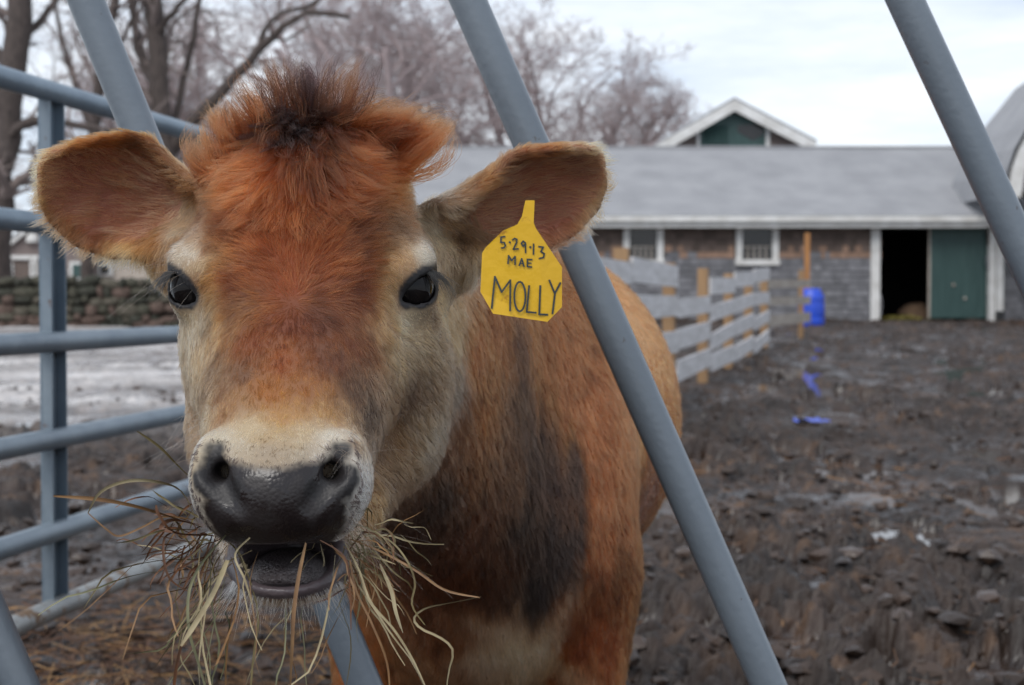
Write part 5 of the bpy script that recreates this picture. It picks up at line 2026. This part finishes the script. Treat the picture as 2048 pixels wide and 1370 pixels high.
def hair_object(name, groups, mat, parent):
    sizes = np.concatenate([np.full(len(P), P.shape[1], dtype=np.int32) for P, R, c in groups])
    cu = bpy.data.hair_curves.new(name)
    cu.add_curves([int(k) for k in sizes])
    pos = np.concatenate([P.reshape(-1, 3) for P, R, c in groups]).astype(np.float32)
    rad = np.concatenate([R.ravel() for P, R, c in groups]).astype(np.float32)
    colr = np.concatenate([c for P, R, c in groups]).astype(np.float32)
    cu.position_data.foreach_set("vector", pos.ravel())
    ra = cu.attributes.get("radius") or cu.attributes.new("radius", 'FLOAT', 'POINT')
    ra.data.foreach_set("value", rad)
    ca = cu.attributes.new("tint", 'FLOAT_COLOR', 'CURVE')
    c4 = np.ones((len(colr), 4), dtype=np.float32)
    c4[:, :3] = colr
    ca.data.foreach_set("color", c4.ravel())
    cu.materials.append(mat)
    return link(name, cu, parent)


mh = bpy.data.materials.new("calf_hair")
mh.use_nodes = True
t_ = mh.node_tree
t_.nodes.clear()
o_ = t_.nodes.new("ShaderNodeOutputMaterial")
hb = t_.nodes.new("ShaderNodeBsdfHairPrincipled")
hb.model = 'CHIANG'
hb.parametrization = 'COLOR'
hb.inputs['Roughness'].default_value = 0.42
hb.inputs['Radial Roughness'].default_value = 0.55
hb.inputs['Coat'].default_value = 0.0
hb.inputs['IOR'].default_value = 1.40
at_n = t_.nodes.new("ShaderNodeAttribute")
at_n.attribute_name = "tint"
t_.links.new(at_n.outputs['Color'], hb.inputs['Color'])
t_.links.new(hb.outputs[0], o_.inputs[0])
M['hair'] = mh
hair_object("fur", [(hP, hR, hC)], mh, COW)
hair_object("forelock", XT, mh, COW)
# ================================================================== ear tag with its hand lettering
def build_tag():
    Yt = 1.222
    fx, fy, sc_ = 900.0, 240.0, 3.115
    def tp(cx, cy, off=0.0):
        """place on the tag plane; the tag turns its right side a little away"""
        px, py = fx + cx / sc_, fy + cy / sc_
        p = at(px, py, Yt)
        d = (px - 1045) / F * Yt
        return np.array([p[0], Yt + 0.18 * d + 3.2 * d * d - off, p[2]])
    root = thing("ear_tag", tuple(tp(450, 1240)), "yellow plastic ear tag hand lettered MOLLY hanging from the calf's ear", "ear tag")
    out = [(470, 500), (527, 500), (522, 640), (536, 675), (700, 915), (700, 1165), (608, 1258), (268, 1206), (190, 1070), (200, 830), (222, 795), (330, 690), (420, 650), (448, 600)]
    M['tag'] = rusty("yellow_plastic", srgb(214, 170, 20), srgb(192, 146, 22), 0.60, 46, srgb(172, 124, 36), rough=0.40, metallic=0.0)
    mb = MB()
    mb.prism([tp(*c) for c in out][::-1], (0, 0.0016, 0))
    mb.build("plate", M['tag'], root)
    M['ink'] = material("marker_ink", srgb(36, 44, 48), 0.6, second=srgb(52, 60, 62), scale=120)
    strokes = [
        (10, [(342, 726), (318, 730), (317, 762), (338, 764), (346, 782), (336, 797), (320, 798)]), (12, [(370, 761), (375, 764)]),
        (10, [(390, 748), (402, 738), (417, 744), (414, 764), (394, 806), (426, 803)]),
        (10, [(470, 766), (456, 755), (445, 768), (455, 786), (470, 772), (471, 826)]), (12, [(498, 790), (503, 793)]),
        (10, [(521, 772), (520, 836)]), (10, [(553, 788), (582, 791), (567, 818), (588, 832), (583, 856), (556, 862)]),
        (10, [(361, 896), (365, 845), (385, 876), (406, 850), (405, 902)]), (10, [(431, 907), (447, 864), (461, 912)]), (8, [(437, 893), (458, 896)]),
        (10, [(511, 869), (482, 868), (482, 913), (509, 915)]), (8, [(482, 890), (506, 892)]),
        (12, [(260, 1172), (280, 976), (322, 1072), (376, 998), (374, 1188)]),
        (12, [(435 + 35 * math.cos(a), 1100 + 92 * math.sin(a)) for a in np.linspace(-1.8, 4.6, 22)]),
        (12, [(493, 1033), (478, 1196), (536, 1201)]), (12, [(563, 1033), (556, 1211), (609, 1213)]),
        (12, [(620, 998), (654, 1080), (690, 1014)]), (12, [(655, 1080), (640, 1206)])]
    mb = MB()
    for i, (w, pts) in enumerate(strokes):
        pts = [np.array(p, float) for p in pts]
        for k in range(len(pts) - 1):
            a, b = pts[k], pts[k + 1]
            d = b - a
            d /= np.linalg.norm(d)
            a2, b2 = a - d * w * 0.32, b + d * w * 0.32
            s = np.array([-d[1], d[0]]) * w / 2
            off = 0.0004 + 0.00002 * (k % 4) + 0.00001 * i
            mb.add([tp(*(a2 - s), off), tp(*(b2 - s), off), tp(*(b2 + s), off), tp(*(a2 + s), off)], [(0, 1, 2, 3)])
    mb.build("lettering", M['ink'], root)


build_tag()

# ================================================================== hay in the mouth
def catmull(pts, n):
    pts = np.array(pts, float)
    tt = np.linspace(0, len(pts) - 1, n)
    i = np.minimum(tt.astype(int), len(pts) - 2)
    f = (tt - i)[:, None]
    p0, p1, p2, p3 = pts[np.maximum(i - 1, 0)], pts[i], pts[i + 1], pts[np.minimum(i + 2, len(pts) - 1)]
    return 0.5 * (2 * p1 + (p2 - p0) * f + (2 * p0 - 5 * p1 + 4 * p2 - p3) * f ** 2 + (3 * p1 - p0 - 3 * p2 + p3) * f ** 3)


HAYM = [material("hay_%s" % n, srgb(*a), 0.6, second=srgb(*b), scale=40, stretch=(1, 1, 1)) for n, a, b in
        (("pale", (158, 146, 114), (126, 112, 82)), ("olive", (116, 104, 68), (88, 78, 50)), ("tan", (134, 102, 64), (102, 72, 44)), ("brown", (104, 66, 38), (74, 46, 28)), ("green", (114, 112, 82), (82, 82, 58)))]


def blade(pts, w, mat, rng, parent, n=16, twist=1.0, name="hay_blade"):
    P = catmull(pts, n)
    T = np.gradient(P, axis=0)
    T /= np.linalg.norm(T, axis=1)[:, None] + 1e-9
    a0 = rng.random() * 3.14
    vs = []
    for k in range(n):
        ref = np.array([0, -1.0, 0])
        s = np.cross(T[k], ref)
        s /= np.linalg.norm(s) + 1e-9
        u = np.cross(s, T[k])
        a = a0 * 0.35 + twist * math.sin(k / n * 5 + a0)
        d = s * math.cos(a) + u * math.sin(a)
        e = np.cross(T[k], d)
        ww = w * (0.35 + 0.65 * min(1, 4 * (1 - k / (n - 1)) + 0.15)) * (0.7 + 0.3 * min(1, k / 3))
        vs += [P[k] - d * ww / 2, P[k] + e * ww * 0.18, P[k] + d * ww / 2]
    fs = []
    for k in range(n - 1):
        for j in range(2):
            fs.append((3 * k + j, 3 * k + j + 1, 3 * k + j + 4, 3 * k + j + 3))
    return MB().add(vs, fs).build(name, mat, parent, True)


def build_hay():
    rng = np.random.default_rng(90)
    lc, rc = H((-0.042, -0.085, -0.180)), H((0.044, -0.078, -0.182))
    root = thing("hay_mouthful", tuple(H((0, -0.09, -0.188))), "loose wisps of dry hay hanging from both sides of the calf's open mouth", "hay")
    px = lambda *a: [at(x, y, Y) for x, y, Y in a]
    main = [  # (width mm, colour, points px py depth)
        (3.6, 2, px((405, 1055, 1.03), (330, 1030, .995), (260, 1010, .98), (190, 998, .97), (107, 992, .965))),
        (3.2, 0, px((400, 1060, 1.03), (365, 985, 1.0), (310, 963, .98), (250, 963, .97), (200, 985, .965), (176, 1026, .965))),
        (1.8, 2, px((176, 1026, .965), (215, 1060, .97), (240, 1072, .975), (285, 1054, .985), (330, 1033, 1.0), (390, 1040, 1.02))),
        (2.6, 1, px((385, 960, 1.03), (350, 925, 1.02), (318, 893, 1.01), (274, 862, 1.0))),
        (2.0, 1, px((410, 1060, 1.02), (330, 1060, .985), (270, 1080, .97), (232, 1086, .965))),
        (3.0, 3, px((420, 1070, 1.02), (350, 1065, .99), (318, 1030, .985), (312, 1010, .985))),
        (4.2, 3, px((400, 1050, 1.02), (345, 1040, .995), (322, 1055, .985), (345, 1065, .985))),
        (2.4, 3, px((360, 1060, 1.0), (330, 1075, .99), (328, 1120, .985), (342, 1160, .985), (380, 1185, .99))),
        (2.8, 4, px((452, 1070, 1.0), (425, 1100, .985), (395, 1140, .975), (377, 1190, .97), (378, 1260, .965), (395, 1320, .965), (418, 1400, .965))),
        (5.0, 0, px((455, 1120, .99), (430, 1180, .97), (395, 1240, .955), (362, 1292, .95))),
        (3.0, 3, px((362, 1292, .95), (352, 1340, .95), (345, 1400, .955))),
        (4.0, 2, px((612, 1085, .985), (598, 1150, .96), (588, 1220, .95), (584, 1300, .945), (578, 1420, .945))),
        (2.4, 2, px((700, 1078, 1.04), (760, 1102, 1.03), (830, 1140, 1.02), (890, 1180, 1.015), (960, 1195, 1.01))),
        (2.4, 0, px((962, 1194, 1.01), (900, 1206, 1.015), (852, 1216, 1.02), (828, 1236, 1.02), (842, 1257, 1.02), (882, 1276, 1.02), (906, 1302, 1.02), (896, 1350, 1.02), (890, 1420, 1.02))),
        (2.4, 0, px((690, 1085, 1.03), (718, 1140, 1.02), (742, 1205, 1.01), (790, 1262, 1.01), (832, 1332, 1.01), (870, 1420, 1.01))),
        (2.0, 1, px((720, 1062, 1.04), (775, 1078, 1.03), (812, 1118, 1.02), (830, 1165, 1.02), (824, 1210, 1.02), (850, 1250, 1.02))),
        (4.0, 0, px((760, 1128, 1.03), (782, 1180, 1.025), (792, 1225, 1.02), (806, 1266, 1.02))),
        (2.2, 2, px((700, 1120, 1.02), (712, 1180, 1.015), (745, 1250, 1.01), (775, 1330, 1.01), (780, 1420, 1.01))),
        (2.2, 1, px((735, 1070, 1.04), (770, 1058, 1.04), (790, 1085, 1.04), (760, 1110, 1.04), (735, 1095, 1.03))),
        (2.0, 0, px((500, 1075, .985), (470, 1110, .975), (490, 1160, .97), (505, 1210, .97))),
        (1.6, 3, px((640, 1080, 1.0), (690, 1115, 1.0), (700, 1180, 1.0), (702, 1260, 1.0)))]
    for w, c, pts in main:
        blade(pts, w * 0.00068, HAYM[c], rng, root, 20, 0.5)
    # the tangled rest
    def wisp(c0, vel, n, spread, wmin, wmax, lmin, lmax, colors):
        for _ in range(n):
            p = c0 + rng.normal(size=3) * spread
            d = np.array(vel) + rng.normal(size=3) * np.array([0.55, 0.35, 0.55])
            d /= np.linalg.norm(d)
            L = rng.uniform(lmin, lmax)
            pts = [p]
            for k in range(5):
                d = d + rng.normal(size=3) * 0.28 + np.array([0, 0, -0.16])
                d /= np.linalg.norm(d)
                pts.append(pts[-1] + d * L / 5)
            blade(pts, rng.uniform(wmin, wmax), HAYM[rng.choice(colors)], rng, root, 10, 0.9)
    wisp(lc + np.array([-0.012, -0.012, 0.002]), (-0.6, -0.3, 0.0), 46, np.array([0.012, 0.012, 0.012]), 0.0006, 0.0018, 0.015, 0.045, [1, 2, 3, 3, 3])
    wisp(rc + np.array([0.012, -0.008, 0.0]), (0.4, -0.2, -0.2), 40, np.array([0.011, 0.012, 0.011]), 0.0005, 0.0014, 0.015, 0.045, [0, 1, 1, 2, 3])
    wisp(lc + np.array([-0.002, -0.012, 0.002]), (-0.9, -0.35, -0.1), 16, np.array([0.010, 0.012, 0.010]), 0.0006, 0.0018, 0.03, 0.065, [0, 1, 2, 3, 3])
    wisp(lc + np.array([0.004, -0.020, -0.004]), (-0.25, -0.25, -0.9), 20, np.array([0.012, 0.012, 0.008]), 0.0006, 0.0016, 0.05, 0.15, [0, 1, 2, 4, 4])
    wisp(rc + np.array([0.002, -0.008, 0.0]), (0.7, -0.25, -0.4), 26, np.array([0.010, 0.012, 0.009]), 0.0006, 0.0016, 0.03, 0.075, [0, 1, 1, 2, 0])
    wisp(rc + np.array([0.0, -0.010, -0.004]), (0.35, -0.15, -0.9), 7, np.array([0.010, 0.012, 0.008]), 0.0006, 0.0016, 0.05, 0.13, [0, 0, 1, 2])
    wisp(H((-0.012, -0.085, -0.214)), (-0.05, -0.1, -1), 9, np.array([0.026, 0.015, 0.004]), 0.0006, 0.0015, 0.05, 0.11, [0, 1, 2, 4])


build_hay()

# ================================================================== straw trodden into the near mud
o = straw_pile("loose_straw", (-0.98, 4.05, 0.01), (0.95, 1.0, 0.03), 1400, 0.15, 0.0036, 14, [(116, 82, 50), (92, 62, 40), (76, 52, 36), (138, 106, 68)], up=0.5)
tag(o, "brown trampled straw lying on the mud below the gate", "straw", kind="stuff")
o = straw_pile("mud_litter", (0.9, 6.5, 0.0), (3.2, 5.5, 0.03), 1400, 0.10, 0.005, 15, [(124, 92, 60), (96, 68, 46), (84, 62, 46)], up=0.4)
tag(o, "scattered bits of straw in the dark barnyard mud", "straw", kind="stuff")
rngp = np.random.default_rng(33)
